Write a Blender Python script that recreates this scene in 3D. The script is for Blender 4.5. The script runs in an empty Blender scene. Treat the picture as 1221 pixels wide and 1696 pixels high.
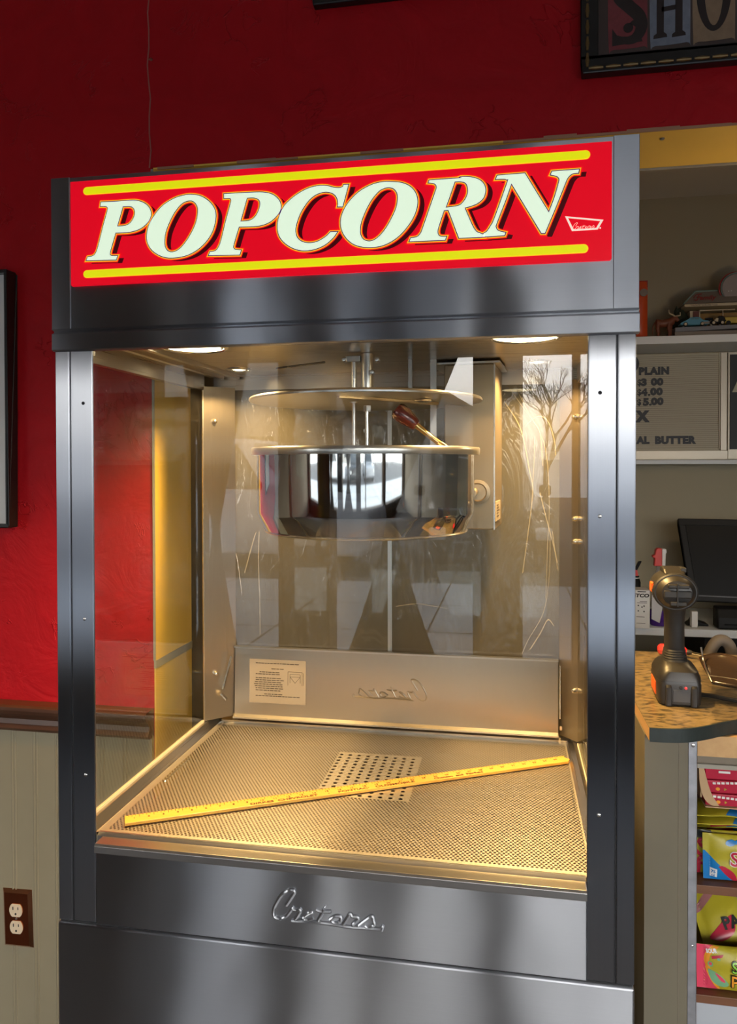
import bpy, bmesh, math, random
from mathutils import Vector, Matrix, noise

# ------------------------------------------------------------------ camera, sky, exposure
scene = bpy.context.scene
COL = scene.collection

def setup_camera():
    yaw, pitch, roll = 0.1821, 0.0139, 0.0016
    f_px, cy_px, width, height = 1261.73, 788.05, 1221, 1696
    fwd = Vector((-math.sin(yaw)*math.cos(pitch), math.cos(yaw)*math.cos(pitch), -math.sin(pitch)))
    right = Vector((math.cos(yaw), math.sin(yaw), 0))
    down = fwd.cross(right)
    r = right*math.cos(roll) + down*math.sin(roll)
    d = -right*math.sin(roll) + down*math.cos(roll)
    cam = bpy.data.cameras.new('camera')
    cam.sensor_fit = 'VERTICAL'; cam.sensor_height = 36.0
    cam.lens = f_px/height*36.0
    cam.shift_y = -(height/2-cy_px)/height
    cam.clip_start = 0.05
    o = bpy.data.objects.new('camera', cam); COL.objects.link(o)
    m = Matrix((( r.x, -d.x, -fwd.x, 0.7618), (r.y, -d.y, -fwd.y, -1.1841), (r.z, -d.z, -fwd.z, 1.5661), (0,0,0,1)))
    o.matrix_world = m
    scene.camera = o
setup_camera()

scene.view_settings.view_transform = 'Standard'
scene.view_settings.look = 'None'
scene.view_settings.gamma = 1.0
scene.view_settings.use_curve_mapping = False
scene.view_settings.exposure = 0.0
scene.render.engine = 'CYCLES'
cy = scene.cycles
cy.max_bounces = 10; cy.diffuse_bounces = 5; cy.glossy_bounces = 6
cy.transmission_bounces = 6; cy.transparent_max_bounces = 24
cy.sample_clamp_indirect = 4.0; cy.sample_clamp_direct = 0.0
cy.caustics_reflective = True; cy.caustics_refractive = False
cy.blur_glossy = 0.6
cy.use_denoising = True

SKY_ZENITH = (0.42, 0.50, 0.62)
SKY_BAND = (1.0, 0.97, 0.93)
SKY_LOW = 5.8        # strength of the overcast dome
SKY_BRIGHT = 13.5     # strength of the bright cloud band low over the roofs
LAMP_W = 7.9         # each of the four lamps in the popcorn cabinet
LAMP_COL = (1.0, 0.62, 0.24)

def setup_world():
    w = bpy.data.worlds.new('overcast_sky'); scene.world = w
    w.use_nodes = True
    nt = w.node_tree; N = nt.nodes; L = nt.links
    N.clear()
    out = N.new('ShaderNodeOutputWorld'); bg = N.new('ShaderNodeBackground')
    tc = N.new('ShaderNodeTexCoord'); sp = N.new('ShaderNodeSeparateXYZ')
    L.new(tc.outputs['Generated'], sp.inputs[0])
    # smooth bump in elevation: bright cloud band around 10 degrees
    ramp = N.new('ShaderNodeValToRGB'); cr = ramp.color_ramp
    cr.interpolation = 'EASE'
    e = cr.elements
    def k(c, s): return (c[0]*s, c[1]*s, c[2]*s, 1)
    e[0].position = 0.0; e[0].color = k((0.5, 0.48, 0.45), 0.5)
    e[1].position = 1.0; e[1].color = k(SKY_ZENITH, SKY_LOW*0.8)
    for p, c in ((0.505, k((.7, .72, .75), SKY_LOW)), (0.53, k(SKY_BAND, SKY_LOW*1.4)), (0.56, k(SKY_BAND, SKY_BRIGHT)),
                 (0.60, k(SKY_BAND, SKY_BRIGHT)), (0.64, k(SKY_BAND, SKY_LOW*1.5)), (0.72, k(SKY_ZENITH, SKY_LOW*1.2))):
        n = e.new(p); n.color = c
    mp = N.new('ShaderNodeMath'); mp.operation = 'MULTIPLY_ADD'
    mp.inputs[1].default_value = 0.5; mp.inputs[2].default_value = 0.5
    L.new(sp.outputs['Z'], mp.inputs[0]); L.new(mp.outputs[0], ramp.inputs[0])
    nz = N.new('ShaderNodeTexNoise'); nz.inputs['Scale'].default_value = 3.0; nz.inputs['Detail'].default_value = 3
    L.new(tc.outputs['Generated'], nz.inputs['Vector'])
    mr = N.new('ShaderNodeMapRange'); mr.inputs[3].default_value = 0.75; mr.inputs[4].default_value = 1.25
    L.new(nz.outputs[0], mr.inputs[0])
    L.new(ramp.outputs[0], bg.inputs['Color']); L.new(mr.outputs[0], bg.inputs['Strength'])
    L.new(bg.outputs[0], out.inputs['Surface'])
    w.cycles.sampling_method = 'MANUAL'; w.cycles.sample_map_resolution = 1024
setup_world()

# ------------------------------------------------------------------ materials
def new_mat(name):
    m = bpy.data.materials.new(name); m.use_nodes = True
    return m, m.node_tree.nodes, m.node_tree.links, m.node_tree.nodes['Principled BSDF']

def plain(name, col, rough=0.5, metal=0.0, emit=None, es=1.0, coat=0.0, spec=0.5, noise_amt=0.0, noise_scale=20.0, bump=0.0, bump_scale=60.0):
    m, N, L, b = new_mat(name)
    b.inputs['Base Color'].default_value = (*col, 1)
    b.inputs['Roughness'].default_value = rough
    b.inputs['Metallic'].default_value = metal
    b.inputs['Coat Weight'].default_value = coat
    b.inputs['Specular IOR Level'].default_value = spec
    if emit:
        b.inputs['Emission Color'].default_value = (*emit, 1); b.inputs['Emission Strength'].default_value = es
    if noise_amt or bump:
        tc = N.new('ShaderNodeTexCoord')
    if noise_amt:
        nz = N.new('ShaderNodeTexNoise'); nz.inputs['Scale'].default_value = noise_scale; nz.inputs['Detail'].default_value = 5
        L.new(tc.outputs['Object'], nz.inputs['Vector'])
        mx = N.new('ShaderNodeMix'); mx.data_type = 'RGBA'
        mx.inputs['A'].default_value = (*[c*(1-noise_amt) for c in col], 1)
        mx.inputs['B'].default_value = (*[min(1, c*(1+noise_amt)) for c in col], 1)
        L.new(nz.outputs[0], mx.inputs['Factor']); L.new(mx.outputs['Result'], b.inputs['Base Color'])
    if bump:
        nb = N.new('ShaderNodeTexNoise'); nb.inputs['Scale'].default_value = bump_scale; nb.inputs['Detail'].default_value = 4
        L.new(tc.outputs['Object'], nb.inputs['Vector'])
        bp = N.new('ShaderNodeBump'); bp.inputs['Strength'].default_value = bump; bp.inputs['Distance'].default_value = 0.005
        L.new(nb.outputs[0], bp.inputs['Height']); L.new(bp.outputs[0], b.inputs['Normal'])
    return m

GRAIN_ROT = 0.0
def brushed(name, col=(.60, .61, .62), rough=0.26, axis='X', aniso=0.85, streak=0.05, wavy=0.0, fine=320.0, grain=.10):
    """brushed stainless steel; axis = the direction of the brushing"""
    m, N, L, b = new_mat(name)
    b.inputs['Metallic'].default_value = 1.0
    b.inputs['Base Color'].default_value = (*col, 1)
    b.inputs['Anisotropic'].default_value = aniso
    tan = N.new('ShaderNodeCombineXYZ')
    tan.inputs['XYZ'.index(axis)].default_value = 1.0
    L.new(tan.outputs[0], b.inputs['Tangent']); b.inputs['Anisotropic Rotation'].default_value = 0.25
    tc = N.new('ShaderNodeTexCoord'); mp = N.new('ShaderNodeMapping')
    sc = [fine, fine, fine]; sc['XYZ'.index(axis)] = 3.0
    mp.inputs['Scale'].default_value = sc
    L.new(tc.outputs['Object'], mp.inputs['Vector'])
    nz = N.new('ShaderNodeTexNoise'); nz.inputs['Scale'].default_value = 1.0; nz.inputs['Detail'].default_value = 3
    L.new(mp.outputs[0], nz.inputs['Vector'])
    mr = N.new('ShaderNodeMapRange'); mr.inputs[3].default_value = rough-streak; mr.inputs[4].default_value = rough+streak
    L.new(nz.outputs[0], mr.inputs[0]); L.new(mr.outputs[0], b.inputs['Roughness'])
    mr2 = N.new('ShaderNodeMapRange'); mr2.inputs[3].default_value = 1-grain; mr2.inputs[4].default_value = 1+grain*.8
    L.new(nz.outputs[0], mr2.inputs[0])
    vm = N.new('ShaderNodeVectorMath'); vm.operation = 'SCALE'; vm.inputs[0].default_value = col
    L.new(mr2.outputs[0], vm.inputs['Scale']); L.new(vm.outputs[0], b.inputs['Base Color'])
    if aniso >= .99:
        # long-grain polish: a glossy lobe much narrower across the grain than along it
        g = N.new('ShaderNodeBsdfAnisotropic'); g.inputs['Anisotropy'].default_value = 0.78; g.inputs['Rotation'].default_value = GRAIN_ROT
        L.new(tan.outputs[0], g.inputs['Tangent']); L.new(vm.outputs[0], g.inputs['Color']); L.new(mr.outputs[0], g.inputs['Roughness'])
        L.new(g.outputs[0], N['Material Output'].inputs['Surface'])
        b = g
    if wavy:
        nb = N.new('ShaderNodeTexNoise'); nb.inputs['Scale'].default_value = 5.0; nb.inputs['Detail'].default_value = 1
        L.new(tc.outputs['Object'], nb.inputs['Vector'])
        bp = N.new('ShaderNodeBump'); bp.inputs['Strength'].default_value = 1.0; bp.inputs['Distance'].default_value = wavy
        L.new(nb.outputs[0], bp.inputs['Height']); L.new(bp.outputs[0], b.inputs['Normal'])
    return m

def schlick(N, L, r0):
    lw = N.new('ShaderNodeLayerWeight'); lw.inputs['Blend'].default_value = 0.5
    p = N.new('ShaderNodeMath'); p.operation = 'POWER'; p.inputs[1].default_value = 5.0
    L.new(lw.outputs['Facing'], p.inputs[0])
    q = N.new('ShaderNodeMath'); q.operation = 'MULTIPLY_ADD'; q.inputs[1].default_value = 1-r0; q.inputs[2].default_value = r0
    L.new(p.outputs[0], q.inputs[0])
    return q.outputs[0]

def pane(name, tint=(1, 1, 1), r0=0.04, haze=0.0, haze_col=(.8, .8, .75), rough=0.0, bump=0.0, bump_scale=8.0):
    """thin clear sheet: transparent with a fresnel reflection, optionally hazy"""
    m = bpy.data.materials.new(name); m.use_nodes = True
    N = m.node_tree.nodes; L = m.node_tree.links; N.clear()
    out = N.new('ShaderNodeOutputMaterial')
    tr = N.new('ShaderNodeBsdfTransparent'); tr.inputs[0].default_value = (*tint, 1)
    gl = N.new('ShaderNodeBsdfGlossy'); gl.inputs['Roughness'].default_value = rough
    mx = N.new('ShaderNodeMixShader')
    L.new(schlick(N, L, r0), mx.inputs[0])
    base = tr.outputs[0]
    if bump:
        tc = N.new('ShaderNodeTexCoord')
        mp = N.new('ShaderNodeMapping'); mp.inputs['Scale'].default_value = (2.2, 1, 0.7); mp.inputs['Rotation'].default_value = (0, 0.25, 0)
        L.new(tc.outputs['Object'], mp.inputs['Vector'])
        nb = N.new('ShaderNodeTexNoise'); nb.inputs['Scale'].default_value = bump_scale; nb.inputs['Detail'].default_value = 3
        nb.inputs['Distortion'].default_value = 1.2
        L.new(mp.outputs[0], nb.inputs['Vector'])
        bp = N.new('ShaderNodeBump'); bp.inputs['Strength'].default_value = bump; bp.inputs['Distance'].default_value = 0.02
        L.new(nb.outputs[0], bp.inputs['Height']); L.new(bp.outputs[0], gl.inputs['Normal'])
    if haze:
        df = N.new('ShaderNodeBsdfDiffuse'); df.inputs[0].default_value = (*haze_col, 1)
        mh = N.new('ShaderNodeMixShader'); mh.inputs[0].default_value = haze
        L.new(tr.outputs[0], mh.inputs[1]); L.new(df.outputs[0], mh.inputs[2]); base = mh.outputs[0]
    L.new(base, mx.inputs[1]); L.new(gl.outputs[0], mx.inputs[2]); L.new(mx.outputs[0], out.inputs['Surface'])
    return m

def perforated(name):
    """brushed steel sheet punched with staggered holes, with a plain patch of larger square-set holes"""
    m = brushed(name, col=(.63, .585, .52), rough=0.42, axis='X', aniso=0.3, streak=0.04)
    N = m.node_tree.nodes; L = m.node_tree.links; b = N['Principled BSDF']
    geo = N.new('ShaderNodeNewGeometry'); sp = N.new('ShaderNodeSeparateXYZ'); L.new(geo.outputs['Position'], sp.inputs[0])
    def mth(op, a, bb=None, c=None):
        n = N.new('ShaderNodeMath'); n.operation = op
        for i, v in enumerate((a, bb, c)):
            if v is None: continue
            if isinstance(v, (int, float)): n.inputs[i].default_value = v
            else: L.new(v, n.inputs[i])
        return n.outputs[0]
    X, Y = sp.outputs['X'], sp.outputs['Y']
    def grid(px, py, ox, oy, stag, r):
        v = mth('DIVIDE', mth('SUBTRACT', Y, oy), py)
        row = mth('FLOOR', v)
        u = mth('DIVIDE', mth('SUBTRACT', X, ox), px)
        if stag: u = mth('ADD', u, mth('MULTIPLY', mth('FLOORED_MODULO', row, 2.0), 0.5))
        du = mth('MULTIPLY', mth('SUBTRACT', mth('FRACT', u), 0.5), px)
        dv = mth('MULTIPLY', mth('SUBTRACT', mth('FRACT', v), 0.5), py)
        d = mth('SQRT', mth('ADD', mth('MULTIPLY', du, du), mth('MULTIPLY', dv, dv)))
        return mth('LESS_THAN', d, r)
    def inside(x0, x1, y0, y1):
        a = mth('MULTIPLY', mth('GREATER_THAN', X, x0), mth('LESS_THAN', X, x1))
        c = mth('MULTIPLY', mth('GREATER_THAN', Y, y0), mth('LESS_THAN', Y, y1))
        return mth('MULTIPLY', a, c)
    small = mth('MULTIPLY', grid(.0074, .0057, 0, 0, True, .0026), inside(.070, .888, .040, .588))
    patch = inside(.393, .576, .240, .464)
    big = mth('MULTIPLY', grid(.0199, .0166, .400-.00995, .4482-.0083, False, .0043), inside(.391, .569, .2405, .457))
    small = mth('MULTIPLY', small, mth('SUBTRACT', 1.0, patch))
    hole = mth('MAXIMUM', small, big)
    tr = N.new('ShaderNodeBsdfTransparent'); mx = N.new('ShaderNodeMixShader')
    L.new(hole, mx.inputs[0]); L.new(b.outputs[0], mx.inputs[1]); L.new(tr.outputs[0], mx.inputs[2])
    L.new(mx.outputs[0], N['Material Output'].inputs['Surface'])
    return m

def granite(name):
    m, N, L, b = new_mat(name)
    tc = N.new('ShaderNodeTexCoord')
    n1 = N.new('ShaderNodeTexNoise'); n1.inputs['Scale'].default_value = 60; n1.inputs['Detail'].default_value = 6; n1.inputs['Distortion'].default_value = 0.6
    mp = N.new('ShaderNodeMapping'); mp.inputs['Scale'].default_value = (1, 1.8, 1); mp.inputs['Rotation'].default_value = (0, 0, .4)
    L.new(tc.outputs['Object'], mp.inputs['Vector']); L.new(mp.outputs[0], n1.inputs['Vector'])
    r = N.new('ShaderNodeValToRGB'); e = r.color_ramp.elements
    e[0].position = .32; e[0].color = (.05, .04, .025, 1); e[1].position = .72; e[1].color = (.27, .195, .095, 1)
    k = e.new(.43); k.color = (.12, .09, .045, 1)
    k = e.new(.5); k.color = (.21, .15, .072, 1)
    L.new(n1.outputs[0], r.inputs[0]); L.new(r.outputs[0], b.inputs['Base Color'])
    b.inputs['Roughness'].default_value = 0.3
    return m

def plaster(name, col):
    """satin wall paint over uneven knockdown plaster"""
    m, N, L, b = new_mat(name)
    tc = N.new('ShaderNodeTexCoord')
    n1 = N.new('ShaderNodeTexNoise'); n1.inputs['Scale'].default_value = 7; n1.inputs['Detail'].default_value = 4; n1.inputs['Distortion'].default_value = 2.0
    n2 = N.new('ShaderNodeTexNoise'); n2.inputs['Scale'].default_value = 40; n2.inputs['Detail'].default_value = 3
    n3 = N.new('ShaderNodeTexVoronoi'); n3.inputs['Scale'].default_value = 9; n3.feature = 'DISTANCE_TO_EDGE'
    for n in (n1, n2): L.new(tc.outputs['Object'], n.inputs['Vector'])
    ds = N.new('ShaderNodeVectorMath'); ds.operation = 'MULTIPLY_ADD'; ds.inputs[1].default_value = (.25, .25, .25)
    L.new(n1.outputs['Color'], ds.inputs[0]); L.new(tc.outputs['Object'], ds.inputs[2]); L.new(ds.outputs[0], n3.inputs['Vector'])
    rr = N.new('ShaderNodeValToRGB'); rr.color_ramp.elements[0].position = 0; rr.color_ramp.elements[1].position = .03
    rr.color_ramp.elements[0].color = (1, 1, 1, 1); rr.color_ramp.elements[1].color = (0, 0, 0, 1)
    L.new(n3.outputs['Distance'], rr.inputs[0])
    mk = N.new('ShaderNodeMath'); mk.operation = 'GREATER_THAN'; mk.inputs[1].default_value = .56
    n4 = N.new('ShaderNodeTexNoise'); n4.inputs['Scale'].default_value = 5; L.new(tc.outputs['Object'], n4.inputs['Vector'])
    L.new(n4.outputs[0], mk.inputs[0])
    rid = N.new('ShaderNodeMath'); rid.operation = 'MULTIPLY'; L.new(rr.outputs[0], rid.inputs[0]); L.new(mk.outputs[0], rid.inputs[1])
    a = N.new('ShaderNodeMath'); a.operation = 'MULTIPLY_ADD'; a.inputs[1].default_value = 0.5
    L.new(rid.outputs[0], a.inputs[0]); L.new(n1.outputs[0], a.inputs[2])
    a2 = N.new('ShaderNodeMath'); a2.operation = 'MULTIPLY_ADD'; a2.inputs[1].default_value = .18
    L.new(n2.outputs[0], a2.inputs[0]); L.new(a.outputs[0], a2.inputs[2])
    bp = N.new('ShaderNodeBump'); bp.inputs['Strength'].default_value = 0.55; bp.inputs['Distance'].default_value = 0.008
    L.new(a2.outputs[0], bp.inputs['Height']); L.new(bp.outputs[0], b.inputs['Normal'])
    mx = N.new('ShaderNodeMix'); mx.data_type = 'RGBA'
    mx.inputs['A'].default_value = (*[c*.85 for c in col], 1); mx.inputs['B'].default_value = (*[c*1.12 for c in col], 1)
    L.new(n1.outputs[0], mx.inputs['Factor']); L.new(mx.outputs['Result'], b.inputs['Base Color'])
    b.inputs['Roughness'].default_value = .5; b.inputs['Specular IOR Level'].default_value = .22
    return m

def wood(name, c1, c2, axis='X', scale=14, rough=.45):
    m, N, L, b = new_mat(name)
    tc = N.new('ShaderNodeTexCoord'); mp = N.new('ShaderNodeMapping')
    s = [1.0, 1.0, 1.0]; s['XYZ'.index(axis)] = .08
    mp.inputs['Scale'].default_value = s
    L.new(tc.outputs['Object'], mp.inputs['Vector'])
    nz = N.new('ShaderNodeTexNoise'); nz.inputs['Scale'].default_value = scale*6; nz.inputs['Detail'].default_value = 5; nz.inputs['Distortion'].default_value = .6
    L.new(mp.outputs[0], nz.inputs['Vector'])
    mx = N.new('ShaderNodeMix'); mx.data_type = 'RGBA'
    mx.inputs['A'].default_value = (*c1, 1); mx.inputs['B'].default_value = (*c2, 1)
    L.new(nz.outputs[0], mx.inputs['Factor']); L.new(mx.outputs['Result'], b.inputs['Base Color'])
    b.inputs['Roughness'].default_value = rough
    return m

def siding(name, col, pitch):
    m, N, L, b = new_mat(name)
    geo = N.new('ShaderNodeNewGeometry'); sp = N.new('ShaderNodeSeparateXYZ'); L.new(geo.outputs['Position'], sp.inputs[0])
    d = N.new('ShaderNodeMath'); d.operation = 'DIVIDE'; d.inputs[1].default_value = pitch; L.new(sp.outputs['Z'], d.inputs[0])
    f = N.new('ShaderNodeMath'); f.operation = 'FRACT'; L.new(d.outputs[0], f.inputs[0])
    bp = N.new('ShaderNodeBump'); bp.inputs['Distance'].default_value = pitch*.5; L.new(f.outputs[0], bp.inputs['Height']); L.new(bp.outputs[0], b.inputs['Normal'])
    b.inputs['Base Color'].default_value = (*col, 1); b.inputs['Roughness'].default_value = .6
    return m

M = {}
M['steel_h'] = brushed('brushed_steel_across', axis='X', rough=.28, aniso=1.0, wavy=.003, streak=.008, grain=.035, fine=900, col=(.42, .435, .465))
M['steel_v'] = brushed('brushed_steel_upright', axis='Z', rough=.28, aniso=1.0, streak=.008, grain=.04, fine=900, col=(.38, .40, .435))
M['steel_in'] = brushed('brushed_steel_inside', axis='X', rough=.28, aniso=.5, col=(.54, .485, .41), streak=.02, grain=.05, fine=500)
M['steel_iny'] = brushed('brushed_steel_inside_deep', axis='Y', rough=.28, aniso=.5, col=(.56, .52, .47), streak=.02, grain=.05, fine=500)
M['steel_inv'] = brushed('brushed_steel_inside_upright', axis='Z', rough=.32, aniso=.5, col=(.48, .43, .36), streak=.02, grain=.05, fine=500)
M['dimmed_steel'] = brushed('dimmed_box_steel', axis='Z', rough=.40, aniso=.4, col=(.33, .27, .19), streak=.02, grain=.05, fine=500)  # steel darkened and browned in colour to stand in for dim warm light
M['lit_glass_edge'] = plain('lit_glass_edge_strip', (.78, .72, .55), .4)  # pale colour stands in for light caught along the glass edge
M['polished'] = plain('polished_steel', (.72, .71, .69), .05, 1.0)
M['satin'] = plain('satin_steel', (.62, .60, .57), .28, 1.0)
M['bolt'] = plain('bright_nut_steel', (.78, .76, .72), .26, 1.0)
M['gap'] = plain('dark_gap', (.012, .012, .013), .6)
M['perf'] = perforated('perforated_steel')
M['pan'] = plain('pan_steel', (.10, .075, .05), .5, .3)
M['glass'] = pane('cabinet_glass', tint=(.97, .98, .97), r0=.030)
M['glass_side'] = pane('side_glass', tint=(.96, .97, .95), r0=.04)
M['plexi'] = pane('rear_plexiglass', tint=(.90, .88, .84), r0=.035, haze=.035, haze_col=(.75, .70, .6))
M['crease'] = pane('film_crease', tint=(1, 1, 1), r0=.10, haze=.10, haze_col=(.80, .74, .58), rough=.2)
M['film'] = pane('wrinkled_film', tint=(.97, .97, .95), r0=.05, haze=.02, haze_col=(.8, .78, .7), rough=.08, bump=.5, bump_scale=7)
M['lens'] = plain('lamp_lens', (1, .9, .7), .3, emit=(1.0, .82, .50), es=12.0)
M['sign_red'] = plain('sign_red_plastic', (.62, .008, .014), .22, emit=(.62, .0004, .012), es=.90)
M['sign_white'] = plain('sign_white_plastic', (.7, .72, .62), .25, emit=(.60, .76, .57), es=.95)
M['sign_yellow'] = plain('sign_yellow_plastic', (.7, .6, .02), .25, emit=(.56, .60, .0), es=.95)
M['sign_gold'] = plain('sign_gold_outline', (.8, .45, .02), .25, emit=(.80, .42, .012), es=.85)
M['sign_purple'] = plain('sign_purple_outline', (.06, .02, .12), .25, emit=(.07, .02, .12), es=.7)
M['sign_shadow'] = plain('sign_dark_drop_letter', (.05, .003, .005), .25, emit=(.055, .001, .003), es=.6)
M['sign_rim'] = plain('sign_red_edge', (.75, .02, .012), .22, emit=(.80, .012, .006), es=.85)
M['red_wall'] = plaster('red_wall_paint', (.46, .006, .012))
M['beige'] = plain('beige_paint', (.33, .29, .195), .6, bump=.06, bump_scale=90)
M['wainscot'] = plain('wainscot_paint', (.28, .25, .172), .42, noise_amt=.04)
M['cab_paint'] = plain('cabinet_paint', (.155, .137, .093), .55, noise_amt=.05)
M['mustard'] = plain('mustard_paint', (.92, .60, .10), .45, noise_amt=.06, noise_scale=9)
M['rail_wood'] = wood('chair_rail_wood', (.055, .022, .012), (.10, .045, .025), rough=.35)
M['grey_strip'] = plain('grey_edge_strip', (.35, .33, .27), .4)
M['ceiling'] = plain('ceiling_paint', (.62, .58, .52), .9)
M['shopwall'] = plain('shop_wall_paint', (.42, .36, .28), .8)
M['floor'] = plain('shop_floor_tile', (.085, .072, .06), .6)
M['dark'] = plain('dark_recess', (.03, .028, .025), .7)
M['black'] = plain('black_frame_paint', (.012, .012, .012), .35)
M['mat_white'] = plain('picture_mat', (.85, .84, .80), .5, coat=1.0)
M['wood_yellow'] = wood('yardstick_wood', (.66, .34, .05), (.82, .48, .10), scale=20, rough=.35)
M['ink'] = plain('brown_print', (.10, .035, .008), .6)
M['granite'] = granite('speckled_laminate')
M['raw_wood'] = wood('raw_board_edge', (.52, .30, .12), (.66, .42, .19), axis='Y')
M['edge_green'] = plain('dark_green_edge', (.022, .032, .030), .45, noise_amt=.35, noise_scale=70)
M['shelf_wood'] = wood('shelf_board', (.12, .045, .02), (.20, .085, .04), rough=.5)
M['cab_inside'] = plain('cabinet_inside', (.10, .055, .035), .7)
M['zinc'] = plain('worn_galvanised', (.42, .43, .46), .42, .8, noise_amt=.35, noise_scale=45)
M['pale_panel'] = plain('pale_blue_grey_panel', (.40, .43, .47), .5)
M['taupe_board'] = plain('taupe_board', (.20, .165, .12), .6)
M['drill_body'] = plain('drill_plastic', (.020, .018, .016), .38)
M['drill_grip'] = plain('drill_rubber', (.018, .017, .016), .5)
M['orange'] = plain('orange_plastic', (.85, .13, .015), .4)
M['tool_red'] = plain('clear_red_plastic', (.80, .03, .03), .2, coat=.5)
M['led'] = plain('led', (.6, .02, .02), .3, emit=(1, .05, .05), es=.8)
M['smoked'] = plain('smoked_lens', (.05, .032, .022), .12, coat=.3)
M['hose'] = plain('grey_beige_rubber', (.24, .20, .16), .55)
M['white'] = plain('white_plastic', (.70, .70, .68), .45)
M['shelf_white'] = plain('white_shelf', (.74, .79, .83), .5)
M['board_cream'] = plain('menu_board_cream', (.52, .48, .37), .6)
M['menu_blue'] = plain('menu_letter_blue', (.008, .016, .03), .5)
M['aluminium'] = plain('board_frame', (.55, .50, .40), .35, .3)
M['screen'] = plain('monitor_screen', (.003, .003, .003), .4, spec=.12)
M['pc_black'] = plain('monitor_black', (.007, .007, .007), .5, spec=.2)
M['clear_plastic'] = pane('bottle_plastic', tint=(.85, .84, .86), r0=.05, haze=.12, haze_col=(.6, .58, .6))
M['purple'] = plain('purple_cleaner', (.06, .015, .20), .2)
M['label_white'] = plain('bottle_label', (.55, .54, .55), .5)
M['spray_red'] = plain('spray_red', (.60, .035, .025), .4)
M['copper'] = plain('copper_plate', (.34, .10, .045), .16, 1.0)
M['copper_edge'] = plain('copper_plate_edge', (.60, .25, .12), .25, 1.0)
M['ivory'] = plain('ivory_socket', (.70, .58, .42), .4)
M['bag_yellow'] = plain('bag_yellow', (.41, .35, .02), .38, bump=.25, bump_scale=30)
M['bag_blue'] = plain('bag_blue', (.01, .18, .48), .25)
M['bag_red'] = plain('bag_red', (.45, .02, .05), .25)
M['bag_pink'] = plain('bag_pink', (.70, .06, .12), .25)
M['bag_white'] = plain('bag_white', (.75, .75, .72), .3)
M['bag_orange'] = plain('bag_orange', (.80, .32, .03), .3)
M['bag_green'] = plain('bag_green', (.25, .55, .06), .3)
M['bag_melon'] = plain('bag_melon_green', (.18, .40, .22), .3)
M['card'] = plain('tan_cardboard', (.50, .33, .18), .7)
M['bag_dark'] = plain('bag_black', (.015, .018, .015), .3)
M['toy_brown'] = plain('toy_brown', (.16, .045, .02), .5)
M['toy_blue'] = plain('toy_blue', (.05, .22, .33), .35)
M['toy_green'] = plain('toy_green', (.02, .03, .018), .8, bump=.8, bump_scale=120)
M['toy_grey'] = plain('toy_grey', (.20, .17, .145), .6)
M['toy_teal'] = plain('toy_teal', (.17, .26, .24), .5)
M['toy_cream'] = plain('toy_cream', (.48, .40, .27), .6)
M['toy_red'] = plain('toy_red', (.30, .03, .03), .5)
M['toy_slab'] = plain('toy_slab', (.17, .18, .21), .6)
M['toy_inside'] = plain('toy_inside', (.30, .16, .03), .6)
M['chrome'] = plain('chrome', (.7, .7, .7), .12, 1.0)
M['orange_bag'] = plain('orange_bag', (.55, .07, .015), .35)
M['handle_wood'] = plain('kettle_handle_red_brown', (.075, .012, .010), .25, coat=.4)
M['brass'] = plain('brass_rod', (.70, .50, .22), .2, 1.0)
M['label_film'] = plain('label_film', (.37, .31, .235), .4, .35)
M['label_ink'] = plain('label_ink', (.06, .045, .03), .6)
M['curtain'] = plain('brown_curtain', (.07, .045, .03), .9)
M['asphalt'] = plain('asphalt', (.11, .11, .115), .9, noise_amt=.2, noise_scale=3)
M['concrete'] = plain('sidewalk_concrete', (.55, .55, .54), .9, noise_amt=.12, noise_scale=2)
M['car_white'] = plain('car_white', (.72, .74, .77), .25, coat=.6)
M['car_black'] = plain('car_black', (.02, .022, .025), .25, coat=.6)
M['car_silver'] = plain('car_silver', (.40, .42, .45), .3, .3, coat=.5)
M['car_glass'] = plain('car_glass', (.05, .06, .07), .08)
M['tyre'] = plain('tyre', (.015, .015, .015), .8)
M['sign_badge'] = plain('sign_badge_cream', (.8, .72, .62), .25, emit=(.80, .62, .52), es=.85)
M['siding'] = siding('white_siding', (.62, .62, .60), .12)
M['roof'] = plain('roof_shingle', (.09, .085, .085), .9)
M['bark'] = plain('bark', (.07, .055, .045), .9)

# ------------------------------------------------------------------ mesh helpers
def mapper(kind, o=(0, 0, 0)):
    ox, oy, oz = o
    if kind == 'xz': return lambda a, b, d: (ox+a, oy-d, oz+b)          # faces the viewer (-y)
    if kind == 'xz_flip': return lambda a, b, d: (ox-a, oy-d, oz+b)     # mirrored left to right
    if kind == 'xz_rot': return lambda a, b, d: (ox-a, oy-d, oz-b)      # turned upside down
    if kind == 'xy': return lambda a, b, d: (ox+a, oy+b, oz+d)
    if kind == 'yz': return lambda a, b, d: (ox-d, oy+a, oz+b)
    raise ValueError(kind)

def curve_mesh(data):
    o = bpy.data.objects.new('tmp', data); COL.objects.link(o)
    dg = bpy.context.evaluated_depsgraph_get()
    me = bpy.data.meshes.new_from_object(o.evaluated_get(dg))
    vs = [tuple(v.co) for v in me.vertices]; fs = [tuple(p.vertices) for p in me.polygons]
    bpy.data.objects.remove(o); bpy.data.meshes.remove(me)
    return vs, fs

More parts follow.
